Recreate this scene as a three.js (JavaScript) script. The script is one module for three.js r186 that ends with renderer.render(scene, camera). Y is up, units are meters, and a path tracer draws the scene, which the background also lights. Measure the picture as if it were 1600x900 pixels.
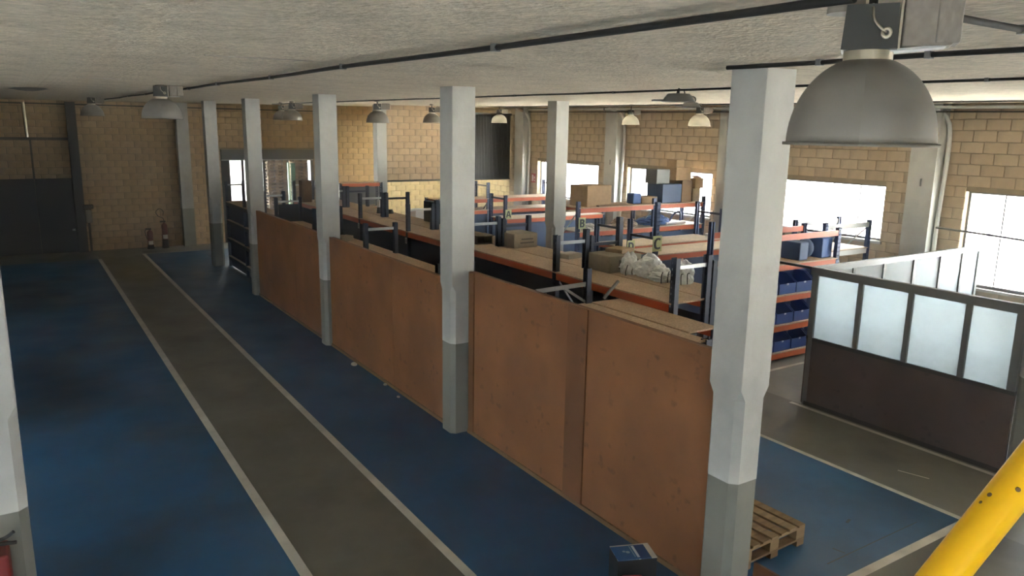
import * as THREE from 'three';
import { RoundedBoxGeometry } from 'three/addons/geometries/RoundedBoxGeometry.js';
import { mergeGeometries } from 'three/addons/utils/BufferGeometryUtils.js';
import { FontLoader } from 'three/addons/loaders/FontLoader.js';
import { TextGeometry } from 'three/addons/geometries/TextGeometry.js';

// ---------------------------------------------------------------- camera, sky, exposure
// x = right along the back wall, y = up, depth runs along -z (corridor direction). Depth values below are positive "Z".
const lin = (r, g, b) => new THREE.Color().setRGB(r, g, b);
const scene = new THREE.Scene();
const F = 1187.1, YAW = 0.576, PITCH = 0.2032, ROLL = 0.0169, EYE = 3.9;
const camera = new THREE.PerspectiveCamera(2 * Math.atan(450 / F) * 180 / Math.PI, 16 / 9, 0.05, 200);
camera.position.set(0, EYE, 0);
{
  const cy = Math.cos(YAW), sy = Math.sin(YAW), cp = Math.cos(PITCH), sp = Math.sin(PITCH), cr = Math.cos(ROLL), sr = Math.sin(ROLL);
  const fw = new THREE.Vector3(sy * cp, -sp, -cy * cp), rt = new THREE.Vector3(cy, 0, sy), up = new THREE.Vector3(sy * sp, cp, -cy * sp);
  camera.up.copy(up.multiplyScalar(cr).addScaledVector(rt, -sr));
  camera.lookAt(new THREE.Vector3(0, EYE, 0).add(fw));
}
camera.updateMatrixWorld();
scene.background = new THREE.Color().setRGB(0.84, 0.93, 1.0);
scene.backgroundIntensity = 8;
const sun = new THREE.DirectionalLight(0xffffff, 110); // high sun from behind the camera: it strikes the yard and the added annex roof light
sun.color = new THREE.Color().setRGB(1, 0.97, 0.92); sun.position.set(-1.5, 40, 22); sun.target.position.set(0, 0, 0); sun.castShadow = true;
sun.shadow.mapSize.set(2048, 2048); Object.assign(sun.shadow.camera, { left: -45, right: 45, top: 45, bottom: -45, near: 1, far: 120 });
const renderer = new THREE.WebGLRenderer({ antialias: true });
renderer.toneMapping = THREE.LinearToneMapping;
renderer.toneMappingExposure = 3.0;
renderer.shadowMap.enabled = true;

scene.add(sun, sun.target);
// ---------------------------------------------------------------- helpers
function rng(seed) { let s = seed >>> 0; return () => { s = (s + 0x6d2b79f5) >>> 0; let t = s; t = Math.imul(t ^ (t >>> 15), t | 1); t ^= t + Math.imul(t ^ (t >>> 7), t | 61); return ((t ^ (t >>> 14)) >>> 0) / 4294967296; }; }
const rand = rng(20240611);
function lattice(x, y, n, seed) { x = ((x % n) + n) % n; y = ((y % n) + n) % n; let h = Math.imul(x + 1, 374761393) ^ Math.imul(y + 7, 668265263) ^ Math.imul(seed + 3, 2246822519); h = Math.imul(h ^ (h >>> 13), 1274126177); return ((h ^ (h >>> 16)) >>> 0) / 4294967296; }
function vnoise(u, v, n, seed) { // periodic value noise, u and v in 0..1
  const x = u * n, y = v * n, i = Math.floor(x), j = Math.floor(y), a = x - i, b = y - j, s = a * a * (3 - 2 * a), t = b * b * (3 - 2 * b);
  return (lattice(i, j, n, seed) * (1 - s) + lattice(i + 1, j, n, seed) * s) * (1 - t) + (lattice(i, j + 1, n, seed) * (1 - s) + lattice(i + 1, j + 1, n, seed) * s) * t;
}
function fbm(u, v, n, oct, seed) { let a = 0, w = 0.5, tot = 0; for (let k = 0; k < oct; k++) { a += w * vnoise(u, v, n, seed + k * 17); tot += w; w *= 0.5; n *= 2; } return a / tot; }
function tex(size, metres, srgb, fn) {
  const d = new Uint8Array(size * size * 4);
  for (let j = 0; j < size; j++) for (let i = 0; i < size; i++) {
    const c = fn((i + 0.5) / size, (j + 0.5) / size), k = (j * size + i) * 4;
    const [r, g, b] = Array.isArray(c) ? c : [c, c, c];
    d[k] = Math.max(0, Math.min(255, r * 255)); d[k + 1] = Math.max(0, Math.min(255, g * 255)); d[k + 2] = Math.max(0, Math.min(255, b * 255)); d[k + 3] = 255;
  }
  const t = new THREE.DataTexture(d, size, size); t.wrapS = t.wrapT = THREE.RepeatWrapping; t.magFilter = THREE.LinearFilter; t.minFilter = THREE.LinearMipmapLinearFilter; t.generateMipmaps = true;
  t.repeat.set(1 / metres, 1 / metres); if (srgb) t.colorSpace = THREE.SRGBColorSpace; t.needsUpdate = true; return t;
}
function mat(r, g, b, rough = 0.7, extra = {}) { return new THREE.MeshStandardMaterial({ color: lin(r, g, b), roughness: rough, ...extra }); }

const usedNames = new Map();
function numbered(name) { const n = usedNames.get(name) ?? 0; usedNames.set(name, n + 1); return n ? `${name}_${String(n).padStart(3, '0')}` : name; }
function shadows(o) { o.castShadow = true; o.receiveShadow = true; return o; }
function tag(o, label, category, group) { o.userData.label = label; o.userData.category = category; if (group) o.userData.group = group; return o; }
function group(name, x, y, Z, label, category, grp) { const o = new THREE.Group(); o.name = numbered(name); o.position.set(x, y, -Z); scene.add(o); if (label) tag(o, label, category, grp); return o; }
function structure(o) { o.userData.kind = 'structure'; return o; }
const partNames = new WeakMap();
function partName(parent, name) { const m = partNames.get(parent) ?? new Map(); partNames.set(parent, m); const n = m.get(name) ?? 0; m.set(name, n + 1); return n ? `${name}_${String(n).padStart(3, '0')}` : name; }
function mesh(parent, name, geo, material) { const m = shadows(new THREE.Mesh(geo, material)); m.name = parent === scene ? numbered(name) : partName(parent, name); parent.add(m); return m; }
function uvMetres(g) { // texture coordinates in metres, by the main direction of each face
  const p = g.attributes.position, n = g.attributes.normal, uv = new Float32Array(p.count * 2);
  for (let i = 0; i < p.count; i++) {
    const ax = Math.abs(n.getX(i)), ay = Math.abs(n.getY(i)), az = Math.abs(n.getZ(i));
    if (ay >= ax && ay >= az) { uv[2 * i] = p.getX(i); uv[2 * i + 1] = p.getZ(i); }
    else if (ax >= az) { uv[2 * i] = p.getZ(i); uv[2 * i + 1] = p.getY(i); }
    else { uv[2 * i] = p.getX(i); uv[2 * i + 1] = p.getY(i); }
  }
  g.setAttribute('uv', new THREE.BufferAttribute(uv, 2)); return g;
}
const boxCache = new Map();
function boxGeo(w, h, d, bevel = 0) {
  const k = [w, h, d, bevel].map((v) => v.toFixed(3)).join(); let g = boxCache.get(k);
  if (!g) { g = uvMetres(bevel ? new RoundedBoxGeometry(w, h, d, 1, bevel) : new THREE.BoxGeometry(w, h, d)); boxCache.set(k, g); }
  return g;
}
// a box given by its extents in the room; parent is the scene or an unrotated group
function slab(parent, name, material, x0, x1, y0, y1, Z0, Z1, bevel = 0) {
  const m = mesh(parent, name, boxGeo(x1 - x0, y1 - y0, Z1 - Z0, bevel), material);
  m.position.set((x0 + x1) / 2, (y0 + y1) / 2, -(Z0 + Z1) / 2);
  if (parent !== scene) { let q = parent; while (q && q !== scene) { m.position.sub(q.position); q = q.parent; } }
  return m;
}
const V = (x, y, Z) => new THREE.Vector3(x, y, -Z);
// a bar or tube between two points of the room
function bar(parent, name, material, a, b, w, h = w, round = false) {
  const len = a.distanceTo(b), g = round ? new THREE.CylinderGeometry(w / 2, w / 2, len, 12) : boxGeo(w, len, h), m = mesh(parent, name, g, material);
  m.position.copy(a).add(b).multiplyScalar(0.5); if (parent !== scene) m.position.sub(parent.position);
  const dir = b.clone().sub(a).normalize();
  const side = new THREE.Vector3().crossVectors(dir, Math.abs(dir.y) > 0.9 ? new THREE.Vector3(0, 0, 1) : new THREE.Vector3(0, 1, 0)).normalize(), third = new THREE.Vector3().crossVectors(side, dir);
  m.quaternion.setFromRotationMatrix(new THREE.Matrix4().makeBasis(side, dir, third)); return m;
}
function tube(parent, name, material, pts, r, seg = 40, closed = false) {
  const c = new THREE.CatmullRomCurve3(pts.map((p) => (parent === scene ? p : p.clone().sub(parent.position))), closed);
  return mesh(parent, name, new THREE.TubeGeometry(c, seg, r, 8, closed), material);
}
const ceilingY = (x, Z) => 4.325 + 0.0112 * Z + 0.012 * (x - 4.46);

// ---------------------------------------------------------------- materials
const tGrain = tex(512, 1.6, true, (u, v) => 0.80 + 0.2 * fbm(u, v, 8, 6, 3));
const tStain = tex(512, 3.1, true, (u, v) => { const a = fbm(u, v, 4, 6, 11), b = fbm(u, v, 24, 3, 29); return 0.72 + 0.28 * Math.min(1, a * 1.5) - 0.05 * b; });
const tBump = tex(512, 1.3, false, (u, v) => fbm(u, v, 16, 5, 5));
const tSpray = tex(512, 0.6, false, (u, v) => { const a = fbm(u, v, 28, 4, 8); return Math.pow(a, 1.5); });
const tSprayColor = tex(512, 1.1, true, (u, v) => { const a = fbm(u, v, 26, 4, 81), b = fbm(u, v, 3, 4, 91); return [0.80 + 0.22 * a - 0.12 * b, 0.80 + 0.2 * a - 0.12 * b, 0.78 + 0.2 * a - 0.13 * b]; });
const tBoard = tex(512, 1.2, true, (u, v) => { const a = fbm(u, v, 90, 3, 41), b = fbm(u, v, 5, 4, 43); const k = 0.74 + 0.3 * a - 0.12 * b; return [k, k * 0.985, k * 0.96]; });
const tHard = tex(512, 2.4, true, (u, v) => { const a = fbm(u, v, 5, 6, 51), s = Math.max(0, fbm(u, v, 20, 4, 57) - 0.70) * 1.2, k = 0.72 + 0.30 * a - s; return [k, k * 0.97, k * 0.93]; });
const aniso = (u, v, nx, ny, seed) => { let a = 0, w = 0.5; for (let k = 0; k < 4; k++) { const x = u * nx, y = v * ny, i = Math.floor(x), j = Math.floor(y), p = x - i, q = y - j, L = (m, n) => lattice(m % nx, n % ny, 1 << 20, seed + k); a += w * ((L(i, j) * (1 - p) + L(i + 1, j) * p) * (1 - q) + (L(i, j + 1) * (1 - p) + L(i + 1, j + 1) * p) * q); w *= 0.5; nx *= 2; ny *= 2; } return a / 0.9375; };
const tWood = tex(256, 0.6, true, (u, v) => { const a = aniso(u, v, 2, 24, 61), b = fbm(u, v, 4, 3, 67); const k = 0.68 + 0.3 * a - 0.1 * b; return [k, k * 0.97, k * 0.9]; });
const tFloorWear = tex(1024, 7.3, true, (u, v) => { const a = fbm(u, v, 5, 7, 71), b = Math.max(0, fbm(u, v, 4, 6, 77) - 0.47), c = fbm(u, v, 60, 3, 79); const k = 0.80 + 0.3 * a - 1.25 * b - 0.08 * c; return [k + 0.1 * b, k, k - 0.06 * b]; });
const tFloorRough = tex(512, 5.1, false, (u, v) => 0.62 + 0.5 * fbm(u, v, 7, 6, 73) - 0.25);
const tCard = tex(256, 0.6, true, (u, v) => { const k = 0.86 + 0.12 * fbm(u, v, 12, 4, 101) - 0.06 * (Math.sin(v * 2 * Math.PI * 40) > 0.6 ? 1 : 0) * 0.5; return k; });

const M = {
  concreteFloor: mat(0.30, 0.29, 0.25, 0.8, { map: tFloorWear, roughnessMap: tFloorRough }),
  lane: mat(0.19, 0.182, 0.14, 0.75, { map: tFloorWear, roughnessMap: tFloorRough }),
  blue: mat(0.020, 0.12, 0.27, 0.65, { map: tFloorWear, roughnessMap: tFloorRough }),
  line: mat(0.74, 0.71, 0.62, 0.7, { map: tGrain }),
  ceiling: mat(0.76, 0.68, 0.545, 0.95, { map: tSprayColor, bumpMap: tSpray, bumpScale: 0.009 }),
  plaster: mat(0.62, 0.60, 0.55, 0.85, { map: tStain, bumpMap: tBump, bumpScale: 0.004 }),
  mortar: mat(0.40, 0.32, 0.22, 0.95, { map: tGrain }),
  column: mat(0.66, 0.66, 0.62, 0.7, { map: tStain, bumpMap: tBump, bumpScale: 0.003 }),
  columnGrey: mat(0.235, 0.235, 0.20, 0.6, { map: tStain, bumpMap: tBump, bumpScale: 0.002 }),
  hard: mat(0.35, 0.155, 0.06, 0.6, { map: tHard }),
  hardDark: mat(0.24, 0.105, 0.04, 0.65, { map: tHard }),
  board: mat(0.78, 0.58, 0.41, 0.75, { map: tBoard }),
  boardPale: mat(0.80, 0.66, 0.50, 0.75, { map: tBoard }),
  post: mat(0.020, 0.030, 0.060, 0.5),
  postBlue: mat(0.030, 0.060, 0.16, 0.5),
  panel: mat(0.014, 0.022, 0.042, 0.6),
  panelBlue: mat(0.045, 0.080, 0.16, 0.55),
  beam: mat(0.56, 0.11, 0.032, 0.5),
  galv: mat(0.55, 0.57, 0.56, 0.45, { metalness: 0.5 }),
  darkSteel: mat(0.045, 0.046, 0.042, 0.5),
  midSteel: mat(0.17, 0.175, 0.17, 0.5),
  black: mat(0.012, 0.012, 0.012, 0.6),
  rubber: mat(0.02, 0.02, 0.018, 0.75),
  white: mat(0.75, 0.75, 0.72, 0.6),
  card: mat(0.46, 0.32, 0.19, 0.85, { map: tCard }),
  cardGrey: mat(0.40, 0.34, 0.26, 0.85, { map: tCard }),
  cardDark: mat(0.27, 0.18, 0.11, 0.85, { map: tCard }),
  print: mat(0.10, 0.085, 0.07, 0.8),
  wood: mat(0.50, 0.35, 0.20, 0.8, { map: tWood }),
  woodPale: mat(0.60, 0.45, 0.28, 0.8, { map: tWood }),
  woodDark: mat(0.34, 0.22, 0.12, 0.85, { map: tWood }),
  yellow: mat(0.93, 0.53, 0.008, 0.28),
  red: mat(0.55, 0.03, 0.03, 0.45),
  redDark: mat(0.16, 0.015, 0.012, 0.45),
  blueBin: mat(0.035, 0.075, 0.26, 0.5),
  blueSheet: mat(0.05, 0.12, 0.33, 0.6),
  lampGrey: mat(0.36, 0.345, 0.31, 0.5, { metalness: 0.35, map: tGrain }),
  lampCollar: mat(0.62, 0.58, 0.47, 0.3, { metalness: 0.85 }),
  lampBox: mat(0.055, 0.057, 0.052, 0.5),
  lampGear: mat(0.36, 0.32, 0.27, 0.6, { map: tGrain }),
  plastic: new THREE.MeshPhysicalMaterial({ color: lin(0.97, 0.98, 0.97), roughness: 0.3, transmission: 0.35, thickness: 0, side: THREE.DoubleSide }),
  prism: new THREE.MeshPhysicalMaterial({ color: lin(0.9, 0.87, 0.78), roughness: 0.35, transmission: 0.6, thickness: 0, side: THREE.DoubleSide }),
  glass: new THREE.MeshPhysicalMaterial({ color: lin(0.97, 0.98, 0.98), roughness: 0.0, transmission: 1, thickness: 0 }),
  milk: new THREE.MeshPhysicalMaterial({ color: lin(0.75, 0.72, 0.62), roughness: 1, transmission: 0.6, thickness: 0 }),
  frosted: new THREE.MeshPhysicalMaterial({ color: lin(0.86, 0.93, 0.96), roughness: 0.72, transmission: 0.9, thickness: 0, map: tStain }),
  greenDark: mat(0.02, 0.06, 0.03, 0.5),
  greenPale: mat(0.22, 0.30, 0.22, 0.5),
  sign: mat(0.62, 0.68, 0.36, 0.6),
};

// ---------------------------------------------------------------- setting: floor with its paint
const floor = structure(new THREE.Group()); floor.name = 'floor'; scene.add(floor);
slab(floor, 'concrete_slab', M.concreteFloor, -5.2, 14.8, -0.25, 0, -5, 27.3);
slab(floor, 'blue_paint', M.blue, -5, 1.82, 0, 0.002, -4.8, 25.2);
slab(floor, 'grey_lane_paint', M.lane, 1.82, 3.07, 0, 0.002, -4.8, 27);
slab(floor, 'blue_paint', M.blue, 3.07, 4.72, 0, 0.002, -4.8, 25.65);
slab(floor, 'blue_paint', M.blue, 4.72, 7.97, 0, 0.002, 3.55, 25.65);
slab(floor, 'grey_lane_paint', M.lane, 7.97, 9.48, 0, 0.002, -4.8, 7.35);
slab(floor, 'grey_lane_paint', M.lane, 4.72, 7.97, 0, 0.002, -4.8, 3.55);
slab(floor, 'white_line', M.line, 1.775, 1.87, 0.002, 0.004, -4.8, 25.2);
slab(floor, 'white_line', M.line, 3.025, 3.115, 0.002, 0.004, -4.8, 25.7);
slab(floor, 'white_line', M.line, 3.115, 4.7, 0.002, 0.004, 25.62, 25.7);
slab(floor, 'white_line', M.line, 7.94, 8.01, 0.002, 0.004, 3.55, 8.0);
slab(floor, 'white_line', M.line, 4.8, 8.01, 0.002, 0.004, 3.46, 3.55);
slab(floor, 'white_line', M.line, 9.37, 9.44, 0.002, 0.004, 3.5, 6.78);
slab(floor, 'white_line', M.line, 8.6, 12.3, 0.0, 0.004, 7.93, 8.0);
for (const [x, Z, w, d, r] of [[8.58, 4.42, 0.02, 0.34, 0.3], [6.75, 3.765, 1.5, 0.012, 0], [6.3, 3.85, 0.015, 0.12, 0.2], [6.9, 4.15, 0.1, 0.03, 0.3]]) { const m = slab(floor, 'scuff_mark', x > 8 ? M.line : M.darkSteel, x - w / 2, x + w / 2, 0.002, 0.003, Z - d / 2, Z + d / 2); m.rotation.y = r; }

// ground outside
structure(slab(scene, 'outdoor_ground', mat(0.78, 0.76, 0.72, 0.9, { map: tGrain }), 4, 60, -0.35, -0.27, -40, 70)); // yard, made pale to bounce light in through the right windows
structure(slab(scene, 'darkened_outdoor_ground', mat(0.2, 0.2, 0.2, 0.9, { map: tGrain }), -40, 4, -0.35, -0.27, -40, 70));  // ground on the left, darkened to weaken the light from that side

// ---------------------------------------------------------------- setting: ceiling (falls slightly towards the camera), with an added roof light over the annex
function quadSlab(parent, name, material, x0, x1, Z0, Z1, t) {
  const g = new THREE.BoxGeometry(1, 1, 1), p = g.attributes.position;
  for (let i = 0; i < p.count; i++) { const x = p.getX(i) < 0 ? x0 : x1, Z = p.getZ(i) > 0 ? Z0 : Z1; p.setXYZ(i, x, ceilingY(x, Z) + (p.getY(i) < 0 ? 0 : t), -Z); }
  g.computeVertexNormals(); uvMetres(g); return mesh(parent, name, g, material);
}
const ceiling = structure(new THREE.Group()); ceiling.name = 'ceiling'; scene.add(ceiling);
quadSlab(ceiling, 'ceiling_slab', M.ceiling, -5.2, 14.8, -5.2, 22.75, 0.25);
quadSlab(ceiling, 'ceiling_slab', M.ceiling, -5.2, 12.1, 22.75, 27.3, 0.25);
quadSlab(ceiling, 'ceiling_slab', M.ceiling, 12.1, 14.8, 26.7, 27.3, 0.25);
quadSlab(ceiling, 'ceiling_slab', M.ceiling, 13.9, 14.8, 22.75, 26.7, 0.25);
slab(ceiling, 'added_skylight_pane', M.milk, 12.0, 14.0, 4.98, 4.99, 22.7, 26.8);  // added roof light, out of view, brightens the annex walls

// ---------------------------------------------------------------- setting: block walls
const blockTones = [[0.63, 0.465, 0.285], [0.585, 0.425, 0.255], [0.66, 0.49, 0.305], [0.60, 0.43, 0.26]].map(([r, g, b]) => mat(r, g, b, 0.92, { map: tGrain, bumpMap: tBump, bumpScale: 0.006 }));
const glareTones = [[0.66, 0.53, 0.37], [0.62, 0.49, 0.34], [0.69, 0.56, 0.40]].map(([r, g, b]) => mat(r, g, b, 0.92, { map: tGrain, bumpMap: tBump, bumpScale: 0.006 }));  // right wall blocks: window glare lightened into their colour
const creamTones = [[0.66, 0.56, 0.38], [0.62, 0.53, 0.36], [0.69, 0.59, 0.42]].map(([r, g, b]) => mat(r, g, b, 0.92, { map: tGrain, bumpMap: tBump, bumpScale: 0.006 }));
const creamMortar = mat(0.50, 0.42, 0.29, 0.95);
const blockGeo = (() => { // unit block: bevelled face towards +z
  const b = 0.03, c = 0.06, P = [[-0.5, -0.5, -1], [0.5, -0.5, -1], [0.5, 0.5, -1], [-0.5, 0.5, -1], [-0.5, -0.5, -0.2], [0.5, -0.5, -0.2], [0.5, 0.5, -0.2], [-0.5, 0.5, -0.2], [-0.5 + b / 2, -0.5 + c / 2, 0], [0.5 - b / 2, -0.5 + c / 2, 0], [0.5 - b / 2, 0.5 - c / 2, 0], [-0.5 + b / 2, 0.5 - c / 2, 0]];
  const Q = [[8, 9, 10, 11], [4, 5, 9, 8], [5, 6, 10, 9], [6, 7, 11, 10], [7, 4, 8, 11], [0, 1, 5, 4], [1, 2, 6, 5], [2, 3, 7, 6], [3, 0, 4, 7]];
  const pos = [], uv = [];
  for (const q of Q) for (const k of [0, 1, 2, 0, 2, 3]) { const p = P[q[k]]; pos.push(...p); uv.push(p[0] * 0.4, p[1] * 0.2); }
  const g = new THREE.BufferGeometry(); g.setAttribute('position', new THREE.Float32BufferAttribute(pos, 3)); g.setAttribute('uv', new THREE.Float32BufferAttribute(uv, 2)); g.computeVertexNormals(); return g;
})();
// axis 'x': wall across the room, face at depth Z = at, looking towards the camera. axis 'z': wall along the room, face at x = at, looking to -x
function blockWall(parent, axis, at, u0, u1, y0, y1, holes, tones, seen, limit, top = () => y1) {
  const L = 0.4, Hh = 0.2, J = 0.012, list = [], r = rng(Math.round(at * 1000));
  for (let row = 0, y = y0; y < y1 - 0.04; row++, y += Hh) for (let u = u0 - (row % 2 ? L / 2 : 0); u < u1; u += L) {
    let a = Math.max(u, u0), b = Math.min(u + L, u1); const c = Math.min(y + Hh, y1, top((a + b) / 2));
    if (c - y < 0.05) continue;
    let spans = [[a, b]];
    for (const [h0, h1, k0, k1] of holes) if ((y + c) / 2 > k0 && (y + c) / 2 < k1) spans = spans.flatMap(([p, q]) => [[p, Math.min(q, h0)], [Math.max(p, h1), q]]).filter(([p, q]) => q - p > 0.03);
    for (const [p, q] of spans) list.push({ p, q, y, c, s: seen((p + q) / 2, (y + c) / 2), tone: Math.floor(r() * tones.length), z: (r() - 0.5) * 0.004 });
  }
  list.sort((m, n) => n.s - m.s);
  const rest = tones.map(() => []);
  list.forEach((e, i) => {
    const w = e.q - e.p - J, h = e.c - e.y - J, mid = (e.p + e.q) / 2, yy = (e.y + e.c) / 2, m = new THREE.Matrix4();
    if (axis === 'x') m.compose(new THREE.Vector3(mid, yy, -at + e.z), new THREE.Quaternion(), new THREE.Vector3(w, h, 0.03));
    else m.compose(new THREE.Vector3(at + e.z, yy, -mid), new THREE.Quaternion().setFromAxisAngle(new THREE.Vector3(0, 1, 0), -Math.PI / 2), new THREE.Vector3(w, h, 0.03));
    if (i < limit && e.s > 0) { const o = mesh(parent, 'block', blockGeo, tones[e.tone]); m.decompose(o.position, o.quaternion, o.scale); }
    else rest[e.tone].push(blockGeo.clone().applyMatrix4(m));
  });
  const all = rest.flat();
  if (all.length) { const o = mesh(parent, 'further_blocks', mergeGeometries(all), tones[0]); o.userData.kind = 'stuff'; }
}
function wallGroup(name) { const g = structure(new THREE.Group()); g.name = name; scene.add(g); return g; }

const wallBack = wallGroup('wall_back');
const GATE = [5.8, 8.95, 0, 3.15];
for (const [a, b, c, d] of [[-5.2, 5.8, 0, 4.9], [5.8, 8.95, 3.15, 4.9], [8.95, 9.95, 0, 4.9]]) slab(wallBack, 'mortar_bed', M.mortar, a, b, c, d, 27.012, 27.3);
blockWall(wallBack, 'x', 27, -1.2, 9.66, 0, 4.8, [GATE, [-0.3, 1.4, 0, 2.3]], blockTones, (x, y) => (x > -0.2 ? 2 : 0.1) + (y > 0.2 ? 1 : 0) - (x > 9.1 ? 1 : 0) - (x > 6.3 && x < 7.1 ? 1.5 : 0), 300, (x) => ceilingY(x, 27));

const wallAnnexBack = wallGroup('wall_annex_back');
slab(wallAnnexBack, 'mortar_bed', creamMortar, 11.35, 14.8, 0, 2.36, 27.012, 27.3);
blockWall(wallAnnexBack, 'x', 27, 11.35, 14.5, 0.4, 2.36, [], creamTones, (x, y) => (y > 0.9 ? 1 : 0), 150);
slab(wallAnnexBack, 'upper_bed', M.mortar, 9.95, 14.8, 2.36, 4.9, 27.012, 27.3);
slab(wallAnnexBack, 'upper_bed', M.mortar, 9.95, 11.35, 0, 2.36, 27.012, 27.3);
blockWall(wallAnnexBack, 'x', 27, 9.66, 11.35, 1.4, 2.4, [], blockTones, () => 1, 40);
blockWall(wallAnnexBack, 'x', 27, 9.66, 12, 2.4, 4.8, [], blockTones, (x) => 12.1 - x, 110, (x) => ceilingY(x, 27));
const wallRight = wallGroup('wall_right');
const windows = [[17.75, 20.9], [13.3, 16.45], [8.75, 11.85], [4.1, 7.2]], WY0 = 1.85, WY1 = 2.97, SILL = [WY0, WY0, WY0, 1.25];
{
  let z = 2.6; // nearer the camera an added opening, out of view, lets light in
  slab(wallRight, 'mortar_bed', M.mortar, 14.512, 14.8, 0, 4.95, -5, -4.4);
  slab(wallRight, 'mortar_bed', M.mortar, 14.512, 14.8, 2.3, 4.95, -4.4, -1.2);
  slab(wallRight, 'mortar_bed', M.mortar, 14.512, 14.8, 0, 4.95, -1.2, 2.6);
  slab(wallRight, 'mortar_bed', M.mortar, 14.512, 14.8, 0, SILL[3], 2.6, 7.2); slab(wallRight, 'mortar_bed', M.mortar, 14.512, 14.8, 0, WY0, 7.2, 27.3); slab(wallRight, 'mortar_bed', M.mortar, 14.512, 14.8, SILL[3], WY0, 2.6, 4.1);
  slab(wallRight, 'mortar_bed', M.mortar, 14.512, 14.8, WY1, 4.95, 2.6, 27.3);
  for (const [a, b] of [...windows].sort((p, q) => p[0] - q[0])) { slab(wallRight, 'mortar_bed', M.mortar, 14.512, 14.8, WY0, WY1, z, a); z = b; }
  slab(wallRight, 'mortar_bed', M.mortar, 14.512, 14.8, WY0, WY1, z, 27.3);
}
blockWall(wallRight, 'z', 14.5, 2.6, 22.6, 0.05, 4.75, windows.map(([a, b], i) => [a, b, SILL[i], WY1]), glareTones,
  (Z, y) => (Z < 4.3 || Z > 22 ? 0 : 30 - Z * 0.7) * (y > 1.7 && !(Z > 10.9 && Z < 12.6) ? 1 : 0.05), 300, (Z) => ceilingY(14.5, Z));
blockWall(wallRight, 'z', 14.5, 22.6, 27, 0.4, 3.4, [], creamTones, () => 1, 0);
windows.forEach(([a, b], i) => slab(wallRight, 'sill', M.plaster, 14.46, 14.8, SILL[i] - 0.05, SILL[i], a - 0.05, b + 0.05));

windows.forEach(([a, b], i) => {
  const w = structure(new THREE.Group()); w.name = `window_${i + 1}`; w.position.set(14.66, 0, -(a + b) / 2); scene.add(w);
  for (const y of [SILL[i] + 0.02, WY1 - 0.02]) slab(w, 'window_frame', M.midSteel, 14.64, 14.68, y - 0.02, y + 0.02, a, b);
  for (const z of [a + 0.02, b - 0.02]) slab(w, 'window_frame', M.midSteel, 14.64, 14.68, SILL[i] + 0.04, WY1 - 0.04, z - 0.02, z + 0.02);
  const n = 5;
  for (let k = 1; k < n; k++) { const z = a + (b - a) * k / n; slab(w, 'mullion', M.midSteel, 14.65, 14.67, SILL[i] + 0.04, WY1 - 0.04, z - 0.011, z + 0.011); }
  for (let k = 0; k < n; k++) slab(w, 'pane', M.glass, 14.658, 14.662, SILL[i] + 0.04, WY1 - 0.04, a + (b - a) * k / n + 0.015, a + (b - a) * (k + 1) / n - 0.015);
});

// pilasters of the right wall
for (const [i, Z] of [3.15, 7.66, 12.4, 16.65, 21.38].entries()) {
  const g = structure(new THREE.Group()); g.name = `trim_${i + 1}`; g.position.set(14.3, 0, -Z); scene.add(g);
  const t = ceilingY(14.4, Z + 0.3);
  slab(g, 'pilaster_shaft', M.column, 14.22, 14.499, 1.2, t, Z, Z + 0.5);
  slab(g, 'grey_base', M.columnGrey, 14.22, 14.499, 0, 1.2, Z, Z + 0.5);
  tube(g, 'drain_pipe', M.white, [V(14.41, 0, Z - 0.06), V(14.41, 2.2, Z - 0.06), V(14.41, t - 0.4, Z - 0.06), V(14.33, t - 0.2, Z + 0.02), V(14.17, t - 0.1, Z + 0.12), V(14.16, t - 0.05, Z + 0.3)], 0.04);
  if (i === 1 || i === 3) slab(g, 'slot_mark', M.midSteel, 14.21, 14.221, 3.02, 3.16, Z + 0.22, Z + 0.25);
}

// lintel wall hung between the column and the last pilaster, with the sheet-metal shutter beside it
const wallLintel = wallGroup('wall_lintel');
slab(wallLintel, 'mortar_bed', M.mortar, 9.83, 13.0, 2.31, 4.65, 22.56, 22.78);
slab(wallLintel, 'lintel_edge', M.darkSteel, 9.83, 14.45, 2.26, 2.31, 22.5, 22.78);
blockWall(wallLintel, 'x', 22.55, 9.84, 13.0, 2.31, 4.7, [], blockTones, (x) => (x < 12 ? 2 : 1), 200, (x) => ceilingY(x, 22.5));
{
  const g = structure(new THREE.Group()); g.name = 'door_1'; g.position.set(13.6, 2.31, -22.55); scene.add(g);
  const n = 24, x0 = 12.98, x1 = 14.45, pts = [];
  const sh = new THREE.Shape(); sh.moveTo(x0, 0.1);
  for (let k = 0; k <= n * 4; k++) { const x = x0 + (x1 - x0) * k / (n * 4); sh.lineTo(x, [0, 0, 0.03, 0.03][k % 4]); }
  sh.lineTo(x1, 0.1);
  const geo = new THREE.ExtrudeGeometry(sh, { depth: 2.12, bevelEnabled: false }); geo.rotateX(-Math.PI / 2); uvMetres(geo);
  const m = mesh(g, 'corrugated_sheet', geo, mat(0.105, 0.107, 0.105, 0.55, { metalness: 0.3 })); m.position.set(-13.6, 0.0, 0.03);
  slab(g, 'head_rail', M.midSteel, 12.98, 14.45, 4.43, 4.5, 22.45, 22.6);
}
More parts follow.
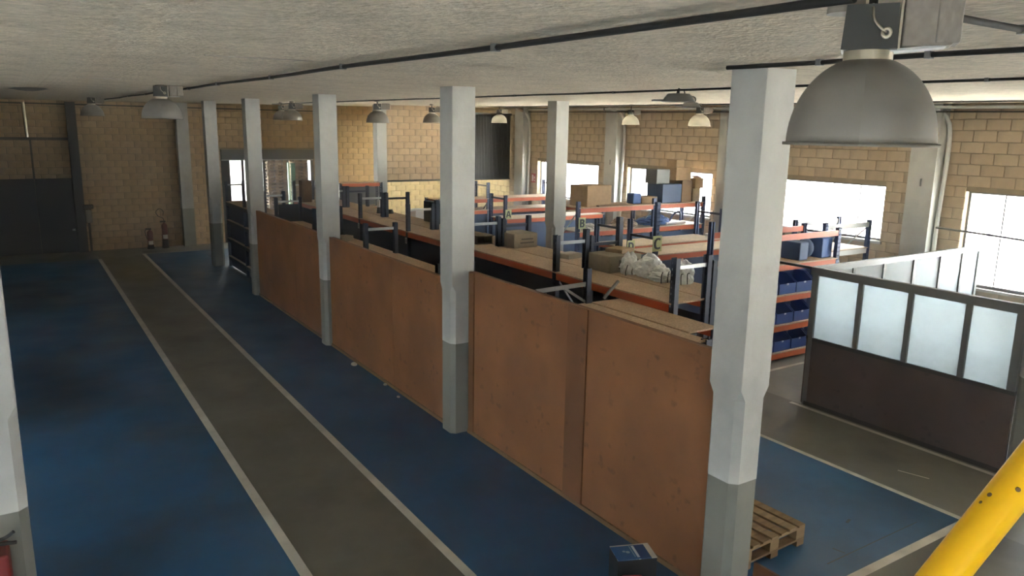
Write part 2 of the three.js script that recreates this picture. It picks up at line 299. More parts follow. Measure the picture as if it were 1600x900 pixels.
// walls never seen from here: they close the room and hold added openings for light
{
  const g = wallGroup('wall_left'); // added side windows, out of view, to light the near half
  slab(g, 'plaster', M.plaster, -5.2, -5, 0, 0.9, -5, 27.3); slab(g, 'plaster', M.plaster, -5.2, -5, 1.65, 4.9, -5, 27.3);
  let z = -5; for (const [a, b] of [[-3.4, -0.8], [1.4, 3.7], [6.2, 8.5], [11.0, 13.3]]) { slab(g, 'plaster', M.plaster, -5.2, -5, 0.9, 1.65, z, a); slab(g, 'pane', M.glass, -5.11, -5.105, 0.9, 1.65, a, b); z = b; }
  slab(g, 'plaster', M.plaster, -5.2, -5, 0.9, 1.65, z, 27.3);
}
{
  const g = wallGroup('wall_front'); // one added opening behind the camera, for light from the front
  slab(g, 'plaster', M.plaster, -5.2, 14.8, 2.6, 4.6, -5.25, -5); slab(g, 'plaster', M.plaster, -5.2, 14.8, 0, 1.4, -5.25, -5); slab(g, 'plaster', M.plaster, -5.2, -3.6, 1.4, 2.6, -5.25, -5); slab(g, 'plaster', M.plaster, -0.6, 14.8, 1.4, 2.6, -5.25, -5);
}
structure(slab(scene, 'trim_7', M.rubber, -1.2, 9.66, 4.46, 4.5, 26.95, 26.998));

// ---------------------------------------------------------------- columns
function columnShape(w, ch) { const s = new THREE.Shape(), h = w / 2; s.moveTo(-h + ch, -h); s.lineTo(h - ch, -h); s.lineTo(h, -h + ch); s.lineTo(h, h - ch); s.lineTo(h - ch, h); s.lineTo(-h + ch, h); s.lineTo(-h, h - ch); s.lineTo(-h, -h + ch); s.closePath(); return s; }
function prism(w, ch, y0, y1) { const g = new THREE.ExtrudeGeometry(columnShape(w, ch), { depth: y1 - y0, bevelEnabled: false }); g.rotateX(-Math.PI / 2); g.translate(0, y0, 0); return uvMetres(g); }
function taper(w, c0, c1, y0, y1) { // the chamfer running out
  const a = columnShape(w, c0).getPoints().slice(0, 8), b = columnShape(w, c1).getPoints().slice(0, 8), pos = [];
  for (let i = 0; i < 8; i++) { const j = (i + 1) % 8; const p = [a[i].x, y0, -a[i].y], q = [a[j].x, y0, -a[j].y], r = [b[j].x, y1, -b[j].y], s = [b[i].x, y1, -b[i].y]; pos.push(...p, ...q, ...r, ...p, ...r, ...s); }
  const g = new THREE.BufferGeometry(); g.setAttribute('position', new THREE.Float32BufferAttribute(pos, 3)); g.setAttribute('uv', new THREE.Float32BufferAttribute(new Float32Array(pos.length / 3 * 2), 2)); g.computeVertexNormals(); return uvMetres(g);
}
function column(x0, Z0, label, yGrey = 1.22, w = 0.32) {
  const c = group('column', x0 + w / 2, 0, Z0 + w / 2, label, 'column'), t = ceilingY(x0, Z0 + 0.3) + 0.004;
  mesh(c, 'grey_base', prism(w - 0.004, 0.055, 0, yGrey), M.columnGrey);
  mesh(c, 'shaft', mergeGeometries([prism(w, 0.055, yGrey, 1.9), taper(w, 0.055, 0.004, 1.9, 1.99), prism(w, 0.004, 1.99, t)].map((g) => (g.index ? g.toNonIndexed() : g))), M.column);
  return c;
}
const ROW1 = [[3.65, 'white square column nearest the camera, grey painted foot, right end of the brown partition'], [8.25, 'white column second nearest of the partition row, between two brown panel bays'], [13.05, 'white column third in the partition row, chipped edge, grey painted foot'], [18.0, 'white column fourth in the partition row, where the brown panels end'], [22.45, 'white column fifth in the partition row, in front of the glazed gate']];
for (const [Z, l] of ROW1) column(4.46, Z, l);
column(9.5, 3.55, 'white column at the end of the glazed office partition, right picture edge');
column(9.5, 13.05, 'white column standing free among the racks before the first bright window');
column(9.5, 22.45, 'white column far back at the left end of the hung block wall');
column(-0.48, 6.0, 'white column nearest at the left picture edge beside blue floor');
column(-0.64, 11.85, 'white column behind the nearest one at the left picture edge');
{
  const g = structure(new THREE.Group()); g.name = 'trim_8'; g.position.set(4.62, 0, -26.85); scene.add(g);
  slab(g, 'pilaster_shaft', M.column, 4.44, 4.80, 1.25, ceilingY(4.6, 26.9), 26.68, 26.998);
  slab(g, 'grey_base', M.columnGrey, 4.44, 4.80, 0, 1.25, 26.68, 26.998);
}

// ---------------------------------------------------------------- partition of brown boards
function partition(x, y1, spans, label, battens, skirting = true) {
  const Z0 = spans[0][0], Z1 = spans[spans.length - 1][1], g = group('board_partition', x, 0, (Z0 + Z1) / 2, label, 'partition');
  for (const [a, b] of spans) slab(g, 'board', M.hard, x, x + 0.03, 0.02, y1, a + 0.004, b - 0.004);
  for (const [a, b] of battens) slab(g, 'batten', M.hardDark, x - 0.018, x + 0.001, 0.03, y1 - 0.005, a, b);
  slab(g, 'top_rail', M.hardDark, x + 0.03, x + 0.085, y1 - 0.07, y1 - 0.005, Z0, Z1);
  for (const [a, b] of [...spans, [Z1 - 0.06, 0]]) slab(g, 'stud', M.hardDark, x + 0.03, x + 0.085, 0.02, y1 - 0.07, a, a + 0.05);
  if (skirting) slab(g, 'floor_batten', M.woodDark, x - 0.02, x, 0, 0.05, Z0, Z1);
  return g;
}
partition(4.69, 2.16, [[3.98, 5.85], [5.85, 8.22]], 'brown board partition between the two nearest columns, the largest bay with wide dark batten', [[5.80, 6.12], [8.08, 8.2]]);
partition(4.56, 2.01, [[8.6, 10.3], [10.3, 13.02]], 'brown board partition between the second and third columns, middle bay', []);
partition(4.57, 2.01, [[13.4, 15.1], [15.1, 17.98]], 'brown board partition between the third and fourth columns, farthest bay', []);
{
  const rubble = [[4.46, 11.7, 0.05], [4.5, 10.5, 0.03], [4.45, 9.9, 0.025]];
  rubble.forEach(([x, Z, r], i) => { const m = mesh(scene, 'rubble_lump', new THREE.DodecahedronGeometry(r, 1), M.line); m.scale.set(1, 0.6, 1.3); m.position.set(x, r * 0.5, -Z); tag(m, ['pale rubble lump at the foot of the middle brown partition bay, largest', 'small rubble lump by the foot of the middle partition bay', 'smallest rubble lump by the middle partition foot near the second column'][i], 'rubble'); });
}

// ---------------------------------------------------------------- shelving
const postCache = new Map();
function postGeo(h) {
  const k = h.toFixed(2); if (postCache.has(k)) return postCache.get(k);
  const w = 0.085, s = new THREE.Shape(); s.moveTo(-w / 2, 0); s.lineTo(w / 2, 0); s.lineTo(w / 2, h); s.lineTo(-w / 2, h); s.closePath();
  for (let y = 0.06; y < h - 0.04; y += 0.075) for (const sx of [-1, 1]) { const p = new THREE.Path(), x = sx * 0.02; p.moveTo(x - 0.007, y); p.lineTo(x - 0.007, y + 0.028); p.lineTo(x + 0.007, y + 0.028); p.lineTo(x + 0.007, y); p.closePath(); s.holes.push(p); }
  const plate = new THREE.ExtrudeGeometry(s, { depth: 0.004, bevelEnabled: false }); plate.translate(0, 0, 0.031);
  const parts = [plate.toNonIndexed ? (plate.index ? plate.toNonIndexed() : plate) : plate];
  for (const sx of [-1, 1]) { const b = new THREE.BoxGeometry(0.004, h, 0.065).toNonIndexed(); b.translate(sx * 0.041, h / 2, 0); parts.push(b); const l = new THREE.BoxGeometry(0.022, h, 0.004).toNonIndexed(); l.translate(sx * 0.032, h / 2, -0.032); parts.push(l); }
  const f = new THREE.BoxGeometry(0.12, 0.008, 0.1).toNonIndexed(); f.translate(0, 0.004, 0); parts.push(f);
  const g = mergeGeometries(parts); postCache.set(k, g); return g;
}
const labelFont = await new FontLoader().loadAsync('fonts/droid/droid_sans_bold.typeface.json');
// o: axis, frames[], d0, d1, tops (one or per frame), decks [{y, from, to, split}], beams default under decks
function rack(o) {
  const ax = o.axis, P = (u, y, d) => (ax === 'x' ? V(u, y, d) : V(d, y, u));
  const fr = o.frames, c = P(fr[0], 0, o.d0), g = group('shelving_rack', c.x, 0, -c.z, o.label, 'shelving', o.group);
  const S = (name, m, u0, u1, y0, y1, a, b) => (ax === 'x' ? slab(g, name, m, u0, u1, y0, y1, a, b) : slab(g, name, m, a, b, y0, y1, u0, u1));
  const pm = o.postMat ?? M.post, bm = o.beamMat ?? M.beam, dm = o.deckMat ?? M.board;
  fr.forEach((u, i) => {
    const top = Array.isArray(o.tops) ? o.tops[i] : o.tops; if (!top) return;
    for (const [d, back] of [[o.d0 + 0.04, 0], [o.d1 - 0.04, 1]]) {
      const h = Array.isArray(top) ? top[back] : top, p = mesh(g, 'upright', postGeo(h), pm), q = P(u, 0, d).sub(g.position);
      p.position.copy(q); p.rotation.y = (ax === 'x' ? 0 : -Math.PI / 2) + (back ? Math.PI : 0);
    }
    const ht = Math.min(...(Array.isArray(top) ? top : [top])), n = o.braceMat ?? M.galv;
    const dy = o.decks[0] ? Math.max(...o.decks.map((k) => k.y)) : 1;
    if (!o.noBar) bar(g, 'cross_bar', n, P(u, ht - (o.barDrop ?? 0.12), o.d0 + 0.05), P(u, ht - (o.barDrop ?? 0.12), o.d1 - 0.05), 0.03, 0.045);
    bar(g, 'diagonal_brace', n, P(u, dy - 0.1, o.d0 + 0.06), P(u, Math.max(0.2, dy - 0.75), o.d1 - 0.06), 0.025, 0.025);
    bar(g, 'diagonal_brace', n, P(u, Math.max(0.2, dy - 0.75), o.d1 - 0.06), P(u, 0.15, o.d0 + 0.06), 0.025, 0.025);
  });
  for (const k of o.decks) for (let i = k.from ?? 0; i < (k.to ?? fr.length - 1); i++) {
    const a = fr[i] + 0.045, b = fr[i + 1] - 0.045;
    S('beam', bm, a, b, k.y - 0.11, k.y - 0.012, o.d0 + 0.01, o.d0 + 0.055); S('beam', bm, a, b, k.y - 0.11, k.y - 0.012, o.d1 - 0.055, o.d1 - 0.01);
    if (!k.open) { if (k.split) { const mid = (o.d0 + o.d1) / 2; S('deck_board', dm, a - 0.04, b + 0.04, k.y - 0.012, k.y + 0.008, o.d0 + 0.012, mid - 0.01); S('deck_board', dm, a - 0.04, b + 0.04, k.y - 0.012, k.y + 0.008, mid + 0.01, o.d1 - 0.012); } else S('deck_board', k.mat ?? dm, a - 0.042, b + 0.042, k.y - 0.012, k.y + 0.008, o.d0 + 0.004, o.d1 - 0.004); }
  }
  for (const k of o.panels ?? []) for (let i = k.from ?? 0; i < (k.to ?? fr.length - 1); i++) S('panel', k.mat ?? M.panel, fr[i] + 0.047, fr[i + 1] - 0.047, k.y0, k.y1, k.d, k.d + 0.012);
  for (const k of o.ends ?? []) S('end_panel', k.mat ?? M.panelBlue, k.u - 0.006, k.u + 0.006, k.y0, k.y1, o.d0 + 0.08, o.d1 - 0.08);
  return g;
}
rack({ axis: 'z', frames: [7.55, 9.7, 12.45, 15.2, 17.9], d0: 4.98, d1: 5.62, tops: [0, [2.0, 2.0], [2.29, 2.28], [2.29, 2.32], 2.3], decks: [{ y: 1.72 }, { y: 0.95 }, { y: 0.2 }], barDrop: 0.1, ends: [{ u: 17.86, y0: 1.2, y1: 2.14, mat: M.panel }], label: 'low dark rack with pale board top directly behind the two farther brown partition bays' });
const lowRack = rack({ axis: 'z', frames: [5.3, 7.3], d0: 5.0, d1: 5.9, tops: [[1.82, 1.82], [1.82, 2.25]], decks: [{ y: 1.8 }, { y: 0.9 }], noBar: true, label: 'low rack with pale board top directly behind the nearest brown partition bay' });
bar(lowRack, 'cross_bar', M.midSteel, V(5.08, 2.03, 7.3), V(5.84, 2.05, 7.3), 0.03, 0.05); bar(lowRack, 'diagonal_brace', M.midSteel, V(5.5, 2.03, 7.3), V(5.84, 1.82, 7.3), 0.03, 0.03); bar(lowRack, 'diagonal_brace', M.midSteel, V(6.05, 1.86, 7.2), V(6.3, 2.06, 7.22), 0.03, 0.03); slab(lowRack, 'tag', M.white, 5.14, 5.22, 1.92, 2.0, 7.27, 7.275);
rack({ axis: 'z', frames: [5.62, 7.3], d0: 5.94, d1: 6.40, tops: [1.79, 1.79], noBar: true, decks: [{ y: 1.8 }, { y: 0.9 }], label: 'narrow second low rack between nearest partition bay and the long rack' });
const MF = [6.42, 8.82, 11.3, 13.85, 16.38, 18.85, 21.3];
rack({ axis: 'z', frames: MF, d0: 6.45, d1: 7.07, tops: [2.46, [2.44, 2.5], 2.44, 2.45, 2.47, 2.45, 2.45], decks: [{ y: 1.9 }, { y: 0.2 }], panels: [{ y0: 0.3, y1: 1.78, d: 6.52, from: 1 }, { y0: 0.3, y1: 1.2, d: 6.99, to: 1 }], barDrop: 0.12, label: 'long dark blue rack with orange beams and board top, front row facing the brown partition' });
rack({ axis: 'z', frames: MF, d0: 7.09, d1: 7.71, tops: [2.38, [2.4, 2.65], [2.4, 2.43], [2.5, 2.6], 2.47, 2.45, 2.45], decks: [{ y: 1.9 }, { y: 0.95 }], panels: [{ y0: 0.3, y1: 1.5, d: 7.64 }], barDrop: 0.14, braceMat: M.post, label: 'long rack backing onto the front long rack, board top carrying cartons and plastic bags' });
// shelf between the fourth and fifth columns: closed dark compartments
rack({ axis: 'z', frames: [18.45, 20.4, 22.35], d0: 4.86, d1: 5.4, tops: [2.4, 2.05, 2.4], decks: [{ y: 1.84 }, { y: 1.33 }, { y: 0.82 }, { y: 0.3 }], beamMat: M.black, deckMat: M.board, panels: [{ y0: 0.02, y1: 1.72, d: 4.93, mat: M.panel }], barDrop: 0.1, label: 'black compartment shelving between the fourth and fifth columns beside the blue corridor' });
// rows across the room
const RX = [9.85, 12.35];
rack({ axis: 'x', frames: RX, d0: 8.2, d1: 9.0, tops: [[2.45, 2.45], [2.3, 2.3]], noBar: true, postMat: M.postBlue, decks: [{ y: 2.27 }, { y: 1.75 }, { y: 1.2 }, { y: 0.67 }, { y: 0.17 }].map((k, i) => (i ? k : { ...k, open: true })), panels: [{ y0: 0.1, y1: 1.7, d: 8.7, mat: M.panelBlue }], label: 'tall bin rack behind the nearest column, orange beams and rows of blue bins' });
rack({ axis: 'x', frames: [12.75, 14.15], d0: 8.75, d1: 9.5, tops: 2.3, noBar: true, postMat: M.postBlue, beamMat: M.white, decks: [{ y: 1.75, mat: M.boardPale }, { y: 2.27, open: true }], label: 'short rack with white top beam against the third window wall' });
rack({ axis: 'x', frames: [9.8, 12.65], d0: 10.2, d1: 11.0, tops: [[2.68, 2.3], [2.1, 2.1]], postMat: M.postBlue, barDrop: 0.3, braceMat: M.post, decks: [{ y: 1.7, mat: M.boardPale }, { y: 0.9 }], panels: [{ y0: 0.2, y1: 1.57, d: 10.27, mat: M.panelBlue }], ends: [{ u: 9.88, y0: 0.2, y1: 1.6, mat: M.panelBlue }], label: 'front cross rack with letter C sign and pale double board top' });
rack({ axis: 'x', frames: [9.8, 12.65], d0: 11.2, d1: 12.0, tops: [[2.2, 2.2], [2.35, 2.45]], postMat: M.postBlue, braceMat: M.post, decks: [{ y: 1.71, mat: M.boardPale }, { y: 0.9 }], panels: [{ y0: 0.2, y1: 1.57, d: 11.9, mat: M.panelBlue }], ends: [{ u: 9.88, y0: 0.2, y1: 1.62, mat: M.panelBlue }], label: 'cross rack backing onto the letter C rack, orange front beam' });
rack({ axis: 'x', frames: [10.3, 12.55, 14.2], d0: 13.2, d1: 14.0, tops: [[2.42, 2.42], [2.42, 2.42], [2.42, 2.42]], noBar: true, postMat: M.postBlue, decks: [{ y: 1.74, mat: M.boardPale }, { y: 2.27 }, { y: 0.9 }], panels: [{ y0: 0.2, y1: 1.6, d: 13.27, mat: M.panelBlue }], label: 'two-storey cross rack with letter B sign, cartons piled on its orange top level' });
rack({ axis: 'x', frames: [10.75, 14.1], d0: 16.9, d1: 17.7, tops: [2.25, 2.25], postMat: M.postBlue, barDrop: 0.1, braceMat: M.post, decks: [{ y: 1.62, mat: M.boardPale }], panels: [{ y0: 0.2, y1: 1.49, d: 16.97, mat: M.panelBlue }], label: 'cross rack with letter A sign in front of the first window' });
rack({ axis: 'x', frames: [9.95, 11.6, 14.1], d0: 19.2, d1: 20.0, tops: [1.98, [2.42, 2.42], [2.42, 2.42]], postMat: M.postBlue, barDrop: 0.1, braceMat: M.post, decks: [{ y: 1.95 }, { y: 1.62, mat: M.boardPale }], panels: [{ y0: 0.2, y1: 1.5, d: 19.27, mat: M.panelBlue }], label: 'farthest cross rack with long orange beams below the hung block wall' });
rack({ axis: 'x', frames: [8.12, 9.42], d0: 22.0, d1: 22.4, tops: [2.3, 2.3], noBar: true, decks: [{ y: 2.29 }, { y: 1.55 }], panels: [{ y0: 1.6, y1: 2.15, d: 22.35, mat: M.midSteel }], label: 'red-topped rack with grey back panels at far end left of the far column' });

// ---------------------------------------------------------------- lamps and their wiring
function domeProfile(R, t, prismatic) {
  const o = []; const n = 16, h = R * 1.0, neck = 0.31;
  for (let k = 0; k <= n; k++) { const a = k / n * Math.acos(neck), r = R * Math.pow(Math.cos(a), 0.95); o.push([Math.max(r, R * neck), h * Math.sin(a) / Math.sin(Math.acos(neck))]); }
  const pts = [new THREE.Vector2(R * 1.045, -0.004), new THREE.Vector2(R * 1.045, 0.004)]; o.forEach(([r, y]) => pts.push(new THREE.Vector2(r, y + 0.004)));
  [...o].reverse().forEach(([r, y]) => pts.push(new THREE.Vector2(Math.max(r - t, 0.01), y - t * 0.4 + (y < 0.01 ? t * 0.4 - 0.004 : 0)))); pts.push(pts[0].clone());
  return pts;
}
function domeLamp(x, y, Z, D, turn, label, o = {}) {
  const g = group(o.name ?? 'dome_lamp', x, y, Z, label, 'ceiling lamp', o.group), R = D / 2, sy = o.sy ?? 1, top = (ceilingY(x, Z) - y) / sy;
  g.rotation.y = turn ?? -Math.atan2(x, Z); g.scale.y = sy;
  const shade = mesh(g, 'lamp_shade', new THREE.LatheGeometry(domeProfile(R, R * 0.02), o.seg ?? 64), o.mat ?? M.lampGrey);
  const b = mesh(g, 'bulb', new THREE.SphereGeometry(R * 0.2, 16, 12), M.white); b.position.y = R * 0.62; b.scale.y = 1.5;
  const col = mesh(g, 'collar', new THREE.CylinderGeometry(R * 0.325, R * 0.325, R * 0.14, 32), M.lampCollar); col.position.y = R * 1.06;
  const hw = R * 0.70, hh = R * 0.52, hg = new THREE.CylinderGeometry(hw * 0.66, hw * 0.72, hh, 4, 1); hg.rotateY(Math.PI / 4);
  const h = mesh(g, 'housing', hg.toNonIndexed ? (() => { const q = hg.toNonIndexed(); q.computeVertexNormals(); return uvMetres(q); })() : hg, o.housing ?? M.lampBox); h.position.y = R * 1.13 + hh / 2;
  const bx = mesh(g, 'ballast_box', new RoundedBoxGeometry(R * 0.62, R * 0.54, R * 0.5, 2, R * 0.03), M.lampGear); bx.position.set(hw / 2 + R * 0.36, R * 1.13 + hh * 0.58, 0);
  const lid = mesh(bx, 'lid', new RoundedBoxGeometry(R * 0.30, R * 0.50, R * 0.54, 2, R * 0.03), M.lampGear); lid.position.set(R * 0.24, 0, 0);
  const br = mesh(g, 'bracket', new THREE.BoxGeometry(R * 0.75, R * 0.03, R * 0.36), M.galv); br.position.set(hw / 2 + R * 0.22, R * 1.13 + hh * 0.02, 0); br.rotation.z = 0.06;
  const fl = mesh(g, 'bracket', new THREE.BoxGeometry(R * 0.03, R * 0.56, R * 0.4), M.lampCollar); fl.position.set(hw / 2 + R * 0.02, R * 1.13 + hh * 0.55, 0);
  const y0 = R * 1.13 + hh, rod = mesh(g, 'hanging_rod', new THREE.CylinderGeometry(R * 0.06, R * 0.06, Math.max(0.02, top - y0), 12), M.lampBox); rod.position.y = (y0 + top) / 2;
  const cap = mesh(g, 'ceiling_box', new THREE.CylinderGeometry(R * 0.24, R * 0.26, R * 0.16, 24), M.lampGear); cap.position.set(o.capX ?? 0, top - R * 0.08, 0);
  const cg = new THREE.TubeGeometry(new THREE.CatmullRomCurve3([new THREE.Vector3(0, y0, hw * 0.42), new THREE.Vector3(R * 0.04, R * 1.45, hw * 0.58), new THREE.Vector3(R * 0.16, R * 1.33, hw * 0.6), new THREE.Vector3(R * 0.2, R * 1.32, hw * 0.45)]), 16, R * 0.018, 6); mesh(g, 'cable', cg, M.lampCollar);
  const gl = mesh(g, 'cable_gland', new THREE.TorusGeometry(R * 0.05, R * 0.022, 8, 16), M.lampCollar); gl.position.set(R * 0.2, R * 1.31, hw * 0.5);
  return g;
}
const FACE = -YAW;
domeLamp(2.26, 3.878, 1.47, 0.44, null, 'largest grey dome lamp hanging close to the camera in front of the nearest column', { capX: -0.075, seg: 96, sy: 1.14 });
domeLamp(1.69, 3.99, 11.17, 0.5, null, 'grey dome lamp over the grey lane at left, second on the long conduit');
domeLamp(1.64, 4.1, 20.88, 0.5, null, 'farthest small grey dome lamp over the lane near the dark steel door');
domeLamp(6.88, 4.04, 16.21, 0.5, null, 'pale dome lamp hanging in front of the far free column');
domeLamp(6.17, 4.09, 20.13, 0.5, null, 'front one of two overlapping dome lamps above the glazed gate');
domeLamp(6.36, 4.11, 21.73, 0.47, null, 'darker rear one of two overlapping dome lamps above the glazed gate');
domeLamp(9.87, 4.1, 19.44, 0.5, null, 'dome lamp half hidden behind the second column, before the hung block wall');
domeLamp(12.5, 4.15, 20.12, 0.48, null, 'pale prismatic lamp in front of the grey corrugated shutter', { mat: M.prism, name: 'prismatic_lamp' });
domeLamp(12.7, 4.11, 14.37, 0.42, null, 'clear prismatic lamp right of the second drain pipe pilaster', { mat: M.prism, name: 'prismatic_lamp' });
domeLamp(12.5, 4.08, 11.93, 0.47, null, 'clear prismatic lamp directly left of the nearest column, below the flat lamps', { mat: M.prism, name: 'prismatic_lamp' });
function flatLamp(x, y, Z, D, label) {
  const g = group('flat_lamp', x, y, Z, label, 'ceiling lamp'), R = D / 2, top = ceilingY(x, Z) - y;
  g.rotation.y = FACE;
  mesh(g, 'lamp_shade', new THREE.LatheGeometry([[0.9, 0], [0.98, 0], [0.66, R * 0.42 / R], [0.6, 0.45], [0.0, 0.46], [0.0, 0.43], [0.58, 0.42], [0.9, 0.0]].map(([r, h]) => new THREE.Vector2(r * R, h * R)), 40), M.midSteel);
  const w = mesh(g, 'side_wing', new THREE.BoxGeometry(R * 1.1, R * 0.09, R * 0.7), M.midSteel); w.position.set(-R * 0.95, R * 0.06, 0);
  const rod = mesh(g, 'hanging_rod', new THREE.CylinderGeometry(0.012, 0.012, top - R * 0.45, 8), M.lampBox); rod.position.y = (top + R * 0.45) / 2;
  const c = mesh(g, 'cable_coil', new THREE.TorusGeometry(0.045, 0.007, 6, 20), M.black); c.position.set(0.02, top - 0.06, 0.02);
}
flatLamp(6.55, 4.27, 6.6, 0.40, 'flat grey lamp with side wing close under the ceiling near the nearest column');
flatLamp(8.6, 4.30, 8.4, 0.31, 'smaller flat grey lamp right behind the winged flat lamp');
// conduits: each sags a little between its clips
function conduit(name, pts, r, label, m = M.rubber) {
  const p0 = pts[0], g = group(name, p0.x, p0.y, -p0.z, label, 'conduit');
  tube(g, 'pipe', m, pts, r, 120);
  for (let i = 1; i < pts.length - 1; i++) { const c = mesh(g, 'clip', new THREE.BoxGeometry(r * 3, r * 2.6, 0.03), M.midSteel); c.position.copy(pts[i]).sub(g.position); }
}
const along = (x0, x1, Za, Zb, n, drop = 0.022) => Array.from({ length: n + 1 }, (_, i) => { const t = i / n, x = x0 + (x1 - x0) * t + (i % 2 ? 0.03 : -0.02) * (i && i < n ? 1 : 0), Z = Za + (Zb - Za) * t; return V(x, ceilingY(x, Z) - drop, Z); });
conduit('electrical_conduit', along(2.06, 2.06, 1.4, 25.5, 12), 0.0145, 'long dark conduit crossing the ceiling from the largest lamp to the far left wall');
conduit('electrical_conduit', [V(2.45, 4.275, 1.36), V(3.0, 4.277, 1.37), V(3.6, 4.283, 1.37), V(4.6, 4.3, 1.38)], 0.012, 'short dark conduit running right from the largest lamp');
conduit('electrical_conduit', along(4.02, 4.02, 0.9, 3.62, 4, 0.024), 0.014, 'dark conduit on the ceiling ending at the top of the nearest column');
conduit('electrical_conduit', along(6.5, 6.75, 0.9, 24, 10), 0.012, 'dark ceiling conduit serving the second lamp row beyond the brown partition');
conduit('electrical_conduit', along(12.5, 12.5, 2, 22, 9), 0.012, 'ceiling conduit serving the prismatic lamps near the window wall');
conduit('wall_pipe', along(14.16, 14.16, -2, 21, 6, 0.07), 0.03, 'white pipe along the top of the window wall', M.white);
conduit('wall_cable', along(14.16, 14.16, -2, 21, 6, 0.15), 0.014, 'dark cable under the white pipe on the window wall');
conduit('rail_tube', [V(14.3, 2.28, 7.55), V(14.3, 2.25, 6.6), V(14.3, 2.2, 5.4), V(14.3, 2.18, 4.0)], 0.02, 'thin grey horizontal tube across the fourth window beside the pilaster', M.midSteel);
{
  const c = group('ceiling_scar', 0.3, ceilingY(0.3, 14.5) - 0.012, 14.5, 'dark hanging flap of torn ceiling coat at the far left', 'damage');
  const m = mesh(c, 'flap', new THREE.CylinderGeometry(0.42, 0.2, 0.03, 7), M.lampBox); m.scale.set(0.7, 1, 2.2); m.rotation.z = 0.02;
}
for (const [x0, Z0, x1, Z1, l] of [[0.63, 9.45, 1.06, 9.58, 'short dark ceiling crack left of the second dome lamp'], [1.07, 5.26, 1.78, 5.29, 'fine dark ceiling crack beside the long conduit, nearest']]) {
  const m = bar(scene, 'ceiling_crack', M.lampGear, V(x0, ceilingY(x0, Z0) - 0.002, Z0), V(x1, ceilingY(x1, Z1) - 0.002, Z1), 0.02, 0.006); tag(m, l, 'crack');
}

// ---------------------------------------------------------------- glazed office partition at right
{
  const g = group('glazed_partition', 9.5, 0, 6.7, 'dark framed office partition with frosted panes above a brown lower panel', 'partition'), X0 = 9.5, X1 = 9.56;
  const lowMat = mat(0.15, 0.118, 0.112, 0.6, { map: tHard });
  slab(g, 'lower_panel', lowMat, X0 + 0.005, X1 - 0.005, 0.0, 0.98, 3.87, 6.62);
  slab(g, 'kick_board', M.rubber, X0 - 0.01, X0 + 0.005, 0, 0.06, 3.87, 6.62);
  slab(g, 'sill_rail', M.darkSteel, X0, X1, 0.98, 1.03, 3.87, 6.62);
  slab(g, 'top_rail', M.midSteel, X0 - 0.01, X1 + 0.01, 1.95, 2.06, 3.87, 6.7);
  const zs = [3.9, 4.5, 5.22, 5.92, 6.62];
  zs.forEach((z, i) => slab(g, 'mullion', M.midSteel, X0 - 0.004, X1 + 0.004, i === 4 ? 0 : 1.03, 1.95, z - 0.035 + (i ? 0 : 0.005), z + 0.035 + (i ? 0 : 0.03)));
  for (let i = 0; i < 4; i++) slab(g, 'pane', M.frosted, X0 + 0.026, X0 + 0.031, 1.03, 1.95, zs[i] + (i ? 0.037 : 0.067), zs[i + 1] - 0.037);
  // return wall along the room
  slab(g, 'lower_panel', lowMat, 9.56, 14.2, 0, 0.98, 6.67, 6.72);
  slab(g, 'top_rail', M.midSteel, 9.56, 14.2, 1.97, 2.06, 6.66, 6.73);
  slab(g, 'sill_rail', M.darkSteel, 9.56, 14.2, 0.98, 1.03, 6.66, 6.73);
  const xs = [9.56, 10.5, 11.3, 12.15, 12.95, 13.65, 14.2];
  xs.forEach((x, i) => slab(g, 'mullion', M.midSteel, x - 0.03 + (i ? 0 : 0.03), x + 0.03 + (i ? 0 : 0.01), 1.03, 1.97, 6.67, 6.72));
  for (let i = 0; i < 6; i++) slab(g, 'pane', M.frosted, xs[i] + 0.032, xs[i + 1] - 0.032, 1.03, 1.97, 6.693, 6.697);
  bar(g, 'tie_bar', M.darkSteel, V(9.53, 2.04, 6.7), V(9.53, 2.04, 8.16), 0.035, 0.035);
}

// ---------------------------------------------------------------- yellow handrail by the camera
{
  const a = V(1.195, 3.175, 0.562), b = V(1.47, 3.52, 0.475), d = b.clone().sub(a), g = group('handrail', 1.0, 0, 0.62, 'bright yellow chipped handrail tube crossing the lower right corner', 'handrail');
  const lo = a.clone().addScaledVector(d, -0.8), hi = b.clone().addScaledVector(d, 2.2);
  bar(g, 'rail_tube', M.yellow, lo, hi, 0.063, 0.063, true);
  bar(g, 'rail_post', M.yellow, new THREE.Vector3(lo.x, 0, lo.z), lo, 0.05, 0.05, true);
  bar(g, 'rail_post', M.yellow, new THREE.Vector3(hi.x, 0, hi.z), hi, 0.05, 0.05, true);
  const dir = d.clone().normalize(), toCam = new THREE.Vector3(0, 3.9, 0).sub(a.clone().lerp(b, 0.45)); toCam.addScaledVector(dir, -toCam.dot(dir)).normalize(); const side = new THREE.Vector3().crossVectors(dir, toCam);
  for (const [t, s, r] of [[0.40, -0.62, 0.004], [0.36, -0.72, 0.003], [0.47, 0.2, 0.004]]) {
    const m = mesh(g, 'paint_chip', new THREE.SphereGeometry(r, 10, 6), M.woodDark), n = toCam.clone().multiplyScalar(Math.sqrt(1 - s * s)).addScaledVector(side, s); m.position.copy(a).addScaledVector(d, t).addScaledVector(n, 0.0315).sub(g.position); m.scale.set(1, 0.18, 1); m.quaternion.setFromUnitVectors(new THREE.Vector3(0, 1, 0), n);
  }
}

